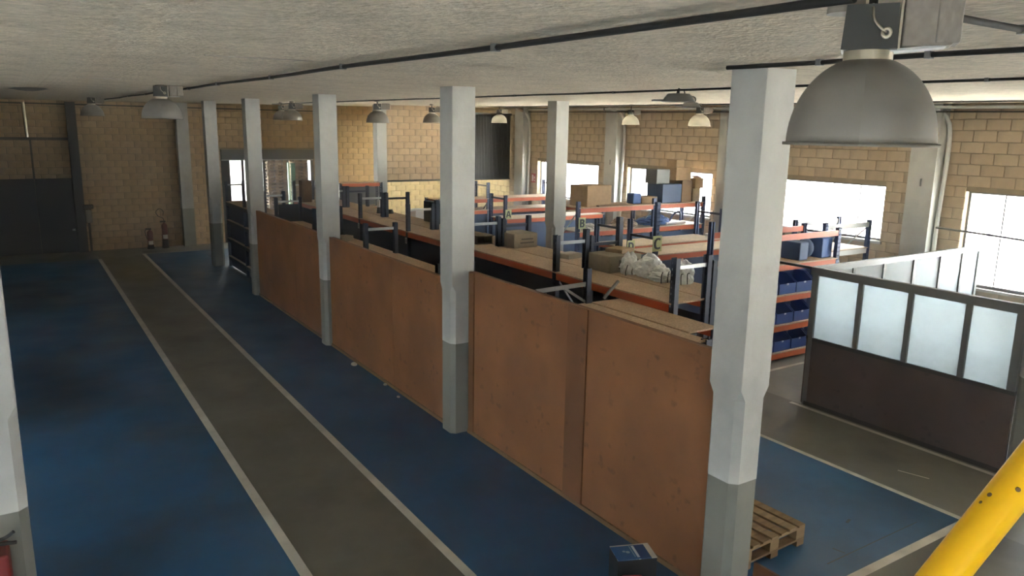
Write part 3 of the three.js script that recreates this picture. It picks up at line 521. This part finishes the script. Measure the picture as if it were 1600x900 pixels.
// ---------------------------------------------------------------- pallet, plank, bin and litter near the nearest column
function pallet(name, x, y, Z, wx, lz, h, label) { // slats run away from the camera, the block end faces it
  const g = group(name, x, y, Z, label, 'pallet'), ms = [M.wood, M.woodPale, M.woodDark];
  const b = (n, m, x0, x1, y0, y1, z0, z1) => { const o = mesh(g, n, boxGeo(x1 - x0, y1 - y0, z1 - z0, 0.003), m); o.position.set((x0 + x1) / 2, (y0 + y1) / 2, -(z0 + z1) / 2); };
  const n = 7; for (let i = 0; i < n; i++) { const u = -wx + wx * i / n; b('deck_board', ms[i % 2], u + 0.02, u + wx / n - 0.022 + (i % 3) * 0.006, h - 0.022, h, (i % 2) * 0.006, lz); }
  for (const z of [0.01, lz / 2 - 0.05, lz - 0.11]) {
    b('stringer_board', M.wood, -wx + 0.01, -0.005, h - 0.044, h - 0.022, z, z + 0.1);
    b('bottom_board', M.woodDark, -wx + 0.01, -0.005, 0.06, 0.082, z, z + 0.1);
    for (const u of [-0.005, -wx / 2 + 0.07, -wx + 0.15]) { b('block', M.wood, u - 0.13, u, 0.082, h - 0.044, z, z + 0.1); b('foot_block', M.woodDark, u - 0.11, u, 0, 0.06, z, z + 0.1); }
  }
  return g;
}
{ const p = pallet('pallet', 6.12, 0, 4.1, 0.95, 0.85, 0.225, 'wooden pallet lying on blue floor right of the nearest column'); p.rotation.y = 0.03; }
{
  const m = slab(scene, 'chipboard_plank', M.hardDark, 5.02, 5.045, 0, 0.30, 3.0, 3.83, 0.003); tag(m, 'brown plank edge standing on the floor before the pallet, bottom edge', 'plank');
  const w = bar(scene, 'white_rod', M.white, V(5.9, 0.02, 5.55), V(6.36, 0.02, 5.45), 0.035, 0.03); tag(w, 'short white rod on the blue floor just right of the nearest column', 'rod');
}
{
  const g = group('waste_bin', 3.92, 0, 4.16, 'black bin at the foot of the brown partition, leaflet on top', 'bin'); g.rotation.y = -0.38;
  const s = new THREE.Shape(); const w = 0.165, d = 0.105; s.moveTo(-w, -d); s.lineTo(w, -d); s.lineTo(w, d); s.lineTo(-w, d); s.closePath(); const hh = new THREE.Path(); hh.moveTo(-w + 0.012, -d + 0.012); hh.lineTo(-w + 0.012, d - 0.012); hh.lineTo(w - 0.012, d - 0.012); hh.lineTo(w - 0.012, -d + 0.012); hh.closePath(); s.holes.push(hh);
  const e = new THREE.ExtrudeGeometry(s, { depth: 0.56, bevelEnabled: false }); e.rotateX(-Math.PI / 2); mesh(g, 'body', uvMetres(e), M.black);
  const f = mesh(g, 'inner_floor', boxGeo(0.3, 0.02, 0.18), M.black); f.position.y = 0.03;
  const cv = document.createElement('canvas'); cv.width = 512; cv.height = 320; const c = cv.getContext('2d');
  c.fillStyle = '#d8d2c2'; c.fillRect(0, 0, 512, 320); c.fillStyle = '#0e5f96'; c.fillRect(0, 22, 440, 298); c.fillStyle = '#0a3f7a'; c.fillRect(300, 22, 140, 298); c.fillStyle = '#dfe6ea'; c.fillRect(268, 34, 34, 250); c.fillStyle = '#9fb6c4'; c.fillRect(238, 34, 12, 240);
  c.beginPath(); c.arc(140, 140, 20, 0, 7); c.fill(); c.beginPath(); c.arc(185, 160, 26, 0, 7); c.fill();
  const t = new THREE.CanvasTexture(cv); t.colorSpace = THREE.SRGBColorSpace;
  const l = mesh(scene, 'leaflet', new THREE.BoxGeometry(0.33, 0.006, 0.22), new THREE.MeshStandardMaterial({ map: t, roughness: 0.35 })); l.position.set(3.92, 0.566, -4.16); l.rotation.set(0.0, -0.38, 0); tag(l, 'blue and white printed leaflet lying on top of the black bin', 'leaflet');
  const r = slab(scene, 'red_crate', M.red, 3.62, 3.79, 0, 0.53, 3.84, 3.98, 0.02); r.rotation.y = -0.5; tag(r, 'red plastic crate corner in front of the black bin, bottom edge', 'crate');
  const q = group('floor_machine', -0.4, 0, 5.8, 'dark reddish waist-high machine with black cables before the nearest left column', 'machine');
  slab(q, 'body', M.redDark, -0.62, -0.29, 0.06, 1.06, 5.7, 5.95, 0.02); slab(q, 'foot', M.black, -0.6, -0.31, 0, 0.06, 5.72, 5.93);
  tube(q, 'cable', M.black, [V(-0.45, 1.05, 5.82), V(-0.38, 1.12, 5.8), V(-0.3, 1.15, 5.78), V(-0.25, 1.19, 5.76)], 0.013);
  tube(q, 'cable', M.black, [V(-0.45, 1.05, 5.82), V(-0.35, 1.11, 5.78), V(-0.24, 1.11, 5.76)], 0.013);
}

// ---------------------------------------------------------------- cartons and things on the racks
function carton(x, y, Z, w, h, d, turn, label, o = {}) { // x, Z: centre
  const g = group('cardboard_box', x, y, Z, label, 'box', o.group); g.rotation.y = turn;
  const body = mesh(g, 'body', uvMetres(new RoundedBoxGeometry(w, h, d, 1, 0.006)), o.mat ?? M.card); body.position.y = h / 2;
  for (const s of [-1, 1]) { const f = mesh(g, 'flap', boxGeo(w - 0.01, 0.006, d / 2 - 0.004), o.mat ?? M.card); f.position.set(0, h + 0.003, s * d / 4); if (o.open) { f.rotation.x = s * 0.25; f.position.y += 0.03; } }
  if (o.print) for (const [yy, ww] of [[0.62, 0.5], [0.36, 0.58]]) { const p = mesh(g, 'print', boxGeo(w * ww, h * 0.11, 0.002), M.print); p.position.set(w * 0.06, h * yy, d / 2 + 0.0005); }
  if (o.window) { const p = mesh(g, 'print', boxGeo(w * 0.62, h * 0.55, 0.002), M.print); p.position.set(w * 0.1, h * 0.48, d / 2 + 0.0005); }
  return g;
}
carton(7.38, 1.908, 11.2, 0.50, 0.24, 0.5, 0.02, 'pale brown carton with two dark print lines, on the long rack behind the second column', { print: true, mat: M.cardGrey });
carton(7.37, 1.908, 8.56, 0.62, 0.24, 0.5, 0.02, 'wide brown carton with dark print panel beside the plastic bags', { window: true, mat: M.cardGrey });
carton(7.52, 2.156, 8.62, 0.34, 0.05, 0.3, 0.3, 'flat brown carton lid lying on the wide carton', { mat: M.card });
carton(7.42, 1.908, 9.72, 0.34, 0.07, 0.26, 0.2, 'flat pale carton on the long rack between two posts', { mat: M.cardGrey });
{
  const g = group('wooden_holder', 6.95, 1.908, 11.75, 'small open wooden box on the long rack right of the second column', 'box');
  slab(g, 'side', M.woodPale, 6.78, 6.80, 1.908, 2.05, 11.6, 11.9); slab(g, 'side', M.woodPale, 7.08, 7.10, 1.908, 2.05, 11.6, 11.9); slab(g, 'back', M.woodDark, 6.80, 7.08, 1.908, 2.05, 11.88, 11.9); slab(g, 'top', M.woodPale, 6.76, 7.12, 2.05, 2.07, 11.58, 11.92); slab(g, 'base', M.woodDark, 6.80, 7.08, 1.908, 1.93, 11.6, 11.88);
}
function crumple(r, sx, sy, sz, seed) { // wrinkled film bag
  const g = new THREE.IcosahedronGeometry(1, 5), p = g.attributes.position;
  for (let i = 0; i < p.count; i++) { const x = p.getX(i), y = p.getY(i), z = p.getZ(i), a = Math.atan2(z, x) / (2 * Math.PI) + 0.5, b = y * 0.5 + 0.5; const n = fbm(a, b, 6, 4, seed), m = Math.abs(fbm(a, b, 9, 3, seed + 5) - 0.5); const k = r * (0.62 + 0.6 * n - 0.55 * m); p.setXYZ(i, x * k * sx, Math.max(-0.42 * r * sy, y * k * sy), z * k * sz); }
  g.deleteAttribute('normal'); g.deleteAttribute('uv'); g.computeVertexNormals(); const f = uvMetres(g); return f;
}
{
  const bags = [[7.33, 8.17, 0.17, 0.9, 1.35, 0.8, 3, 'crumpled clear plastic bag leaning on the wide carton, leftmost'], [7.45, 7.85, 0.21, 1.2, 1.15, 1.1, 5, 'clear crumpled plastic bag pile in the middle of the long rack'], [7.36, 7.55, 0.18, 1.1, 0.8, 1.2, 9, 'low clear plastic bag in front of the bag pile'], [7.52, 7.28, 0.18, 0.9, 1.45, 0.8, 13, 'upright white translucent bag beside the end frame of the long rack']];
  bags.forEach(([x, Z, r, a, b, c, s, l], i) => { const g = group('plastic_bag', x, 1.908, Z, l, 'bag'); const m = mesh(g, 'film', crumple(r, a, b, c, s), M.plastic); m.position.y = 0.42 * r * b + 0.002; for (let k = 0; k < 2; k++) { const dx = (k - 0.5) * 0.12; tube(g, 'strap', M.rubber, [new THREE.Vector3(x + dx - 0.1, 1.915, -Z + r * c * 0.8), new THREE.Vector3(x + dx - 0.12, 1.97 + 0.03 * i, -Z + r * c * 0.9), new THREE.Vector3(x + dx - 0.06, 2.06, -Z + r * c * 0.7)], 0.007, 12); } });
}
// clutter at the far end of the long rack
{
  const j = [[7.3, 17.2, 0.10, 0.14, M.black, 'small black object on the far long rack board, leftmost'], [7.5, 17.0, 0.12, 0.1, M.darkSteel, 'dark low object beside the small black one on the far board']];
  j.forEach(([x, Z, w, h, m, l]) => { const o = mesh(scene, 'small_tool', new THREE.CylinderGeometry(w * 0.5, w * 0.7, h, 10), m); o.position.set(x, 1.908 + h / 2, -Z); tag(o, l, 'tool'); });
  const wb = slab(scene, 'paper_stack', M.white, 7.36, 7.52, 1.908, 2.2, 17.35, 17.5, 0.01); tag(wb, 'white paper roll standing on the far long rack', 'paper');
  const b2 = slab(scene, 'white_box', M.white, 7.98, 8.0 + 0.3, 0, 2.02, 16.6, 16.9, 0.01); tag(b2, 'white column of boxes beside far end of the long rack', 'box');
  const k = slab(scene, 'black_bin', M.black, 7.55, 7.71, 1.908, 2.36, 14.6, 15.3, 0.01); tag(k, 'tall black bin with white stripe behind the second column', 'bin');
  const st = slab(scene, 'white_strip', M.white, 7.49, 7.548, 1.908, 2.3, 14.72, 14.78); tag(st, 'white strip standing before the tall black bin', 'strip');
  carton(7.05, 1.908, 20.3, 0.5, 0.17, 0.4, 0, 'lower pale carton on the far end of the long rack, left of the third column'); carton(7.05, 2.085, 20.3, 0.46, 0.16, 0.4, 0.1, 'upper yellowish carton on the far end of the long rack, left of the third column', { mat: M.card, open: true });
  carton(6.62, 1.908, 20.7, 0.26, 0.58, 0.3, 0, 'tall brown carton standing left of the two stacked far cartons', { mat: M.cardDark });
  carton(5.3, 1.73, 14.25, 0.3, 0.1, 0.2, 0.4, 'tiny pale package on the low rack behind the farthest partition bay', { mat: M.cardGrey });
}
// cross rack with bins
const binProto = (() => {
  const g = new THREE.Group(); g.name = 'storage_bin'; tag(g, '', 'bin', 'blue bins in the tall bin rack');
  const w = 0.44, d = 0.42, h = 0.2;
  const pr = new THREE.Shape(); pr.moveTo(0, 0); pr.lineTo(d, 0); pr.lineTo(d, h + 0.12); pr.lineTo(d * 0.45, h + 0.12); pr.lineTo(0.0, h * 0.9); pr.closePath();
  for (const s of [0, w - 0.012]) { const e = new THREE.ExtrudeGeometry(pr, { depth: 0.012, bevelEnabled: false }); e.rotateY(Math.PI / 2); e.translate(s, 0, 0); mesh(g, 'side', uvMetres(e), M.blueBin); }
  const f = mesh(g, 'front', boxGeo(w, h * 0.9, 0.012), M.blueBin); f.position.set(w / 2, h * 0.45, -0.006);
  const b = mesh(g, 'back', boxGeo(w, h + 0.12, 0.012), M.blueBin); b.position.set(w / 2, h / 2 + 0.06, -d + 0.006);
  const o = mesh(g, 'base', boxGeo(w, 0.012, d), M.blueBin); o.position.set(w / 2, 0.006, -d / 2);
  const t = mesh(g, 'label_tag', boxGeo(0.05, 0.03, 0.003), M.white); t.position.set(w / 2, h * 0.86, 0.001);
  return g;
})();
{
  let first = true;
  [[0.178, 'bottom'], [0.678, 'second'], [1.208, 'third']].forEach(([y, nm]) => { for (let i = 0; i < 5; i++) { const b = first ? binProto : binProto.clone(); first = false; b.name = numbered('storage_bin'); b.userData = { ...binProto.userData, label: `blue open storage bin, ${['leftmost', 'second from left', 'middle one', 'second from right', 'rightmost'][i]} on the ${nm} shelf of the bin rack`, group: `blue bins on the ${nm} shelf of the bin rack` }; b.position.set(9.92 + i * 0.47, y, -8.26); scene.add(b); } });
  const c1 = slab(scene, 'blue_box', M.blueSheet, 12.0, 12.3, 1.758, 2.12, 8.3, 8.7, 0.02); tag(c1, 'square blue box on the top board of the bin rack, rightmost', 'box');
  const c2 = slab(scene, 'dark_box', M.panelBlue, 11.38, 11.62, 1.758, 2.08, 8.3, 8.7, 0.02); tag(c2, 'dark blue box on top of the bin rack left of the round bag', 'box');
  const bg = mesh(scene, 'round_bag', new THREE.SphereGeometry(0.15, 24, 16), M.panelBlue); bg.scale.set(0.95, 1.15, 0.9); bg.position.set(11.81, 1.758 + 0.172, -8.5); tag(bg, 'rounded dark bag between two boxes on the bin rack top', 'bag');
  const cur = mesh(scene, 'curved_cover', new THREE.CylinderGeometry(0.2, 0.24, 0.62, 24, 1, false, 0, Math.PI), M.panelBlue); cur.position.set(11.0, 1.758 + 0.31, -8.65); cur.rotation.y = Math.PI * 0.9; tag(cur, 'curved dark blue cover on top of the bin rack beside the nearest column', 'cover');
}
// letter C rack and letter B rack
function cloth(x, y, Z, w, h, d, m, label, name, cat) { const o = mesh(scene, name, crumple(0.5, 2 * w * 0.55, 2 * h, 2 * d * 0.6, Math.round(x * 13)), m); o.position.set(x, y + 0.42 * h, -Z); tag(o, label, cat); return o; }
cloth(12.9, 1.75, 13.6, 1.0, 0.17, 0.5, M.blueSheet, 'rumpled blue sheet on the middle board of the letter B rack', 'blue_sheet', 'sheet');
cloth(11.9, 1.75, 13.55, 0.6, 0.17, 0.5, M.boardPale, 'beige bundle of packages on the middle board left of the blue sheet', 'package_bundle', 'package');
cloth(10.75, 1.75, 13.4, 0.4, 0.12, 0.3, M.white, 'small white bundle by the letter B sign', 'white_bundle', 'package');
{ const t = tube(scene, 'blue_hose', M.postBlue, [V(13.4, 1.76, 13.6), V(13.55, 1.95, 13.6), V(13.75, 2.02, 13.6), V(13.8, 1.9, 13.6), V(13.78, 1.76, 13.6)], 0.025); tag(t, 'dark blue looped handle standing right of the blue sheet', 'hose'); }
{ const dk = slab(scene, 'white_tray', M.white, 14.0 - 0.9, 14.0 - 0.25, 1.758, 1.8, 13.35, 13.9, 0.01); tag(dk, 'flat white tray on the middle board near the second window', 'tray'); }
carton(10.92, 2.278, 13.6, 0.72, 0.46, 0.6, 0.05, 'large brown carton on the upper level at the letter B sign end', { mat: M.card });
carton(11.3, 2.278, 13.33, 0.9, 0.03, 0.24, 0.02, 'flat folded carton lying in front of the large upper carton', { mat: M.cardDark });
{ const o = slab(scene, 'blue_can', M.blueSheet, 12.08, 12.34, 2.278, 2.52, 13.45, 13.7, 0.03); tag(o, 'small blue box alone on the orange top level before the second window', 'box'); }
carton(12.6, 2.278, 13.65, 0.5, 0.15, 0.4, 0, 'low brown carton between the small blue box and the carton pile');
carton(13.2, 2.278, 13.6, 0.62, 0.44, 0.55, 0, 'dark blue-grey box at the left foot of the carton pile', { mat: M.panelBlue });
carton(13.05, 2.724, 13.7, 0.42, 0.34, 0.4, 0, 'grey box standing on the dark blue-grey box in the carton pile', { mat: M.midSteel });
carton(13.72, 2.278, 13.6, 0.34, 0.52, 0.5, 0, 'brown carton right of the dark box in the carton pile', { mat: M.cardDark });
carton(13.62, 2.804, 13.62, 0.5, 0.3, 0.45, 0, 'brown carton on the second layer of the pile', { mat: M.card });
carton(13.55, 3.11, 13.62, 0.3, 0.18, 0.3, 0.1, 'smallest brown carton topping the carton pile');
carton(14.05, 2.278, 13.5, 0.26, 0.32, 0.3, 0, 'cream carton at the right end of the pile, lower', { mat: M.boardPale });
carton(14.05, 2.604, 13.5, 0.34, 0.24, 0.4, 0.15, 'brown open carton on top of the cream carton', { open: true });
carton(12.75, 1.718, 11.5, 0.01 + 0.3, 0.05, 0.3, 0, 'thin pale package on the board behind the letter C rack', { mat: M.white });
// letters on the racks
function letterSign(ch, x, y, Z, s, turn, label) {
  const g = group('letter_sign', x, y, Z, label, 'sign'); g.rotation.y = turn;
  const p = mesh(g, 'plate', boxGeo(s * 0.78, s, 0.006, 0.002), M.sign); p.position.y = s / 2;
  const t = new TextGeometry(ch, { font: labelFont, size: s * 0.72, depth: 0.006, curveSegments: 6 }); t.computeBoundingBox(); const b = t.boundingBox; t.translate(-(b.min.x + b.max.x) / 2, -(b.min.y + b.max.y) / 2, 0); const l = mesh(g, 'letter', t, M.panel); l.position.set(0, s / 2, 0.003);
}
letterSign('C', 9.76, 1.78, 10.16, 0.29, 0, 'pale green letter C sign on the tall front post of the cross rack');
letterSign('B', 10.36, 1.82, 13.16, 0.25, 0, 'pale green letter B sign on the end post of the two-storey rack');
letterSign('A', 10.8, 1.64, 16.86, 0.24, 0, 'pale green letter A sign on the end post of the farther cross rack');
letterSign('D', 7.74, 2.12, 8.62, 0.19, 0, 'small pale letter D sign at the end of the long rack carton shelf');
function numberTag(tx, x, y, Z, label, turn = -Math.PI / 2) {
  const cv = document.createElement('canvas'); cv.width = 64; cv.height = 96; const c = cv.getContext('2d'); c.fillStyle = '#c9cbc4'; c.fillRect(0, 0, 64, 96); c.fillStyle = '#222'; c.font = 'bold 70px sans-serif'; c.textAlign = 'center'; c.fillText(tx, 32, 74);
  const t = new THREE.CanvasTexture(cv); t.colorSpace = THREE.SRGBColorSpace; const m = mesh(scene, 'number_tag', new THREE.BoxGeometry(0.08, 0.12, 0.004), new THREE.MeshStandardMaterial({ map: t, roughness: 0.6 })); m.position.set(x, y, -Z); m.rotation.y = turn; tag(m, label, 'tag');
}
numberTag('2', 6.44, 1.74, 16.38, 'white number tag under the orange beam, farthest on the long rack');
numberTag('2', 6.44, 1.72, 13.85, 'white number tag under the orange beam left of the second column');
numberTag('2', 6.44, 1.68, 6.42, 'white number tag on the end frame of the long rack near the nearest column');
// sign by the first window
{
  const cv = document.createElement('canvas'); cv.width = 128; cv.height = 160; const c = cv.getContext('2d'); c.fillStyle = '#b8202a'; c.fillRect(0, 0, 128, 160); c.fillStyle = '#fff'; c.fillRect(18, 20, 34, 120); c.fillRect(64, 30, 10, 90); c.fillRect(84, 50, 22, 40); c.fillRect(84, 110, 22, 24);
  const t = new THREE.CanvasTexture(cv); t.colorSpace = THREE.SRGBColorSpace; const m = mesh(scene, 'safety_sign', new THREE.BoxGeometry(0.26, 0.3, 0.006), new THREE.MeshStandardMaterial({ map: t, roughness: 0.5 })); m.position.set(14.488, 2.39, -21.11); m.rotation.y = -Math.PI / 2; tag(m, 'red and white fire safety sign left of the first window', 'sign');
}

// ---------------------------------------------------------------- far wall: steel door, gate, extinguishers, meter box
{
  const g = structure(new THREE.Group()); g.name = 'door_2'; g.position.set(0.6, 0, -26.9); scene.add(g);
  slab(g, 'door_leaf', M.darkSteel, -0.7, 0.42, 0.02, 2.28, 26.9, 26.95); slab(g, 'door_leaf', M.darkSteel, 0.43, 1.4, 0.02, 2.28, 26.9, 26.95);
  slab(g, 'transom', M.lampBox, -0.7, 1.4, 3.42, 3.5, 26.88, 26.96);
  slab(g, 'frame_post', M.lampBox, 1.4, 1.66, 0, 4.55, 26.8, 26.98);
  slab(g, 'mid_post', M.lampBox, 0.4, 0.45, 2.28, 3.42, 26.88, 26.94);
  bar(g, 'bright_tube', M.lampCollar, V(0.36, 3.5, 26.85), V(0.34, 4.5, 26.85), 0.09, 0.09, true);
  slab(g, 'door_handle', M.galv, 1.28, 1.36, 0.68, 0.74, 26.86, 26.9);
}
{
  const g = group('meter_box', 1.78, 0, 26.9, 'small grey box on a post beside the dark steel door', 'box');
  slab(g, 'post', M.darkSteel, 1.72, 1.78, 0, 0.9, 26.88, 26.96); slab(g, 'box', M.lampGear, 1.66, 1.84, 0.9, 1.32, 26.8, 26.96, 0.02); slab(g, 'hood', M.darkSteel, 1.62, 1.9, 1.34, 1.46, 26.78, 26.98, 0.02);
}
function extinguisher(x, Z, y, h, label, loop) {
  const g = group('fire_extinguisher', x, 0, Z, label, 'extinguisher'), r = 0.085;
  const prof = [[0, 0], [r, 0], [r, h * 0.8], [r * 0.8, h * 0.88], [r * 0.3, h * 0.95], [r * 0.3, h], [0, h]].map(([a, b]) => new THREE.Vector2(a, b)); const m = mesh(g, 'cylinder', new THREE.LatheGeometry(prof, 20), M.redDark); m.position.y = y;
  const hd = mesh(g, 'valve', boxGeo(0.16, 0.05, 0.06), M.black); hd.position.set(-0.04, y + h + 0.02, 0);
  const l = mesh(g, 'label', new THREE.CylinderGeometry(r + 0.002, r + 0.002, h * 0.24, 20, 1, true, -0.9, 1.8), M.white); l.position.y = y + h * 0.16; 
  if (y > 0) { const s = mesh(g, 'stand', new THREE.CylinderGeometry(0.09, 0.11, y, 16), M.black); s.position.y = y / 2; }
  const o = new THREE.Vector3(x, y + h, -Z);
  tube(g, 'hose', M.black, loop ? [o.clone(), o.clone().add(new THREE.Vector3(-0.02, 0.12, 0)), o.clone().add(new THREE.Vector3(-0.16, 0.2, 0)), o.clone().add(new THREE.Vector3(-0.22, 0.34, 0)), o.clone().add(new THREE.Vector3(-0.1, 0.44, 0)), o.clone().add(new THREE.Vector3(0.0, 0.34, 0)), o.clone().add(new THREE.Vector3(-0.02, 0.22, 0.02))] : [o.clone().add(new THREE.Vector3(-0.1, 0.02, 0)), o.clone().add(new THREE.Vector3(-0.14, -0.05, 0)), o.clone().add(new THREE.Vector3(-0.1, -0.3, 0.06))], 0.012, 24);
}
extinguisher(3.42, 26.7, 0.12, 0.5, 'left smaller red fire extinguisher standing by the far block wall', false);
extinguisher(3.86, 26.7, 0.28, 0.56, 'right fire extinguisher with looped hose on a stand by the far wall', true);
{
  const g = structure(new THREE.Group()); g.name = 'door_3'; g.position.set(7.4, 0, -27.1); scene.add(g);
  const f = mat(0.15, 0.155, 0.16, 0.4, { metalness: 0.4 });
  slab(g, 'header', f, 5.8, 8.95, 2.82, 3.15, 26.9, 27.28); slab(g, 'header_edge', M.galv, 5.8, 8.95, 2.78, 2.82, 26.94, 27.2);
  slab(g, 'jamb', f, 8.84, 8.95, 0, 2.78, 26.95, 27.28);
  slab(g, 'side_panel', M.darkSteel, 5.8, 6.08, 0, 2.82, 27.0, 27.1);
  for (const [a, b] of [[6.46, 6.54], [6.62, 6.7], [7.18, 7.26]]) slab(g, 'mullion', M.darkSteel, a, b, 0, 2.78, 27.02, 27.1);
  slab(g, 'pane', M.glass, 6.08, 6.46, 0.05, 2.78, 27.05, 27.055); slab(g, 'pane', M.glass, 6.7, 7.18, 0.05, 2.78, 27.05, 27.055);
}
// beyond the gate: pallet stacks under an added shed that keeps them in shade
{
  const s = wallGroup('trim_9');
  slab(s, 'added_shed_roof', M.lampGear, 7.6, 17, 3.9, 4.1, 27.4, 41); slab(s, 'added_shed_back', M.darkSteel, 8.4, 17, -0.27, 3.9, 40, 40.3); slab(s, 'added_shed_side', M.darkSteel, 14.5, 14.8, -0.27, 3.9, 28.2, 41);
  slab(s, 'added_shed_side', M.darkSteel, 7.6, 7.75, -0.27, 3.9, 29.5, 37.5); slab(s, 'added_shed_post', M.darkSteel, 8.45, 8.55, -0.27, 3.9, 39.5, 39.6);
  slab(s, 'far_building', M.plaster, 0, 8.0, -0.27, 6, 50, 51);
}
{
  const nth = ['topmost', 'second', 'third', 'fourth', 'fifth', 'sixth', 'seventh', 'eighth', 'ninth', 'tenth', 'eleventh', 'twelfth', 'thirteenth', 'fourteenth', 'fifteenth', 'sixteenth', 'seventeenth', 'eighteenth', 'nineteenth', 'twentieth'];
  const far = (() => { const b = (w, h, d, x, y, z) => { const g = new THREE.BoxGeometry(w, h, d).toNonIndexed(); g.translate(x, y, z); return g; }; const L = [b(0.86, 0.022, 0.9, 0, 0.133, 0), b(0.86, 0.022, 0.9, 0, 0.011, 0)]; for (const x of [-0.36, 0, 0.36]) for (const z of [-0.4, 0.4]) L.push(b(0.13, 0.1, 0.12, x, 0.072, z)); return uvMetres(mergeGeometries(L)); })();
  [[9.95, 20, 'left', 35.5], [11.2, 19, 'right', 35.5]].forEach(([x, n, side, Z], k) => { for (let i = 0; i < n; i++) { const m = mesh(scene, 'stacked_pallet', far, [M.wood, M.woodDark, M.wood, M.woodPale][(i * 3 + k) % 4]); m.position.set(x + (rand() - 0.5) * 0.05, -0.27 + i * 0.144, -Z); m.rotation.y = (rand() - 0.5) * 0.05; tag(m, `wooden pallet, ${nth[n - 1 - i]}${i < n - 1 ? ' from the top' : ' one'} of the ${side} stack outside the gate`, 'pallet', `pallets of the ${side} stack outside the gate`); } });
  const g = group('green_trolley', 8.42, -0.27, 28.6, 'green frame with a pale post standing just outside the gate', 'trolley');
  bar(g, 'post', M.greenPale, V(8.56, -0.27, 28.6), V(8.54, 2.62, 28.6), 0.07, 0.07); slab(g, 'panel', M.greenDark, 8.64, 8.8, 0.9, 2.6, 28.62, 28.66); slab(g, 'base', M.greenDark, 8.5, 8.84, -0.27, 0.9, 28.62, 28.7); 
}
scene.fog = new THREE.FogExp2(0xffffff, 0.009); // thin haze imitating the lens glare around the windows
renderer.render(scene, camera);
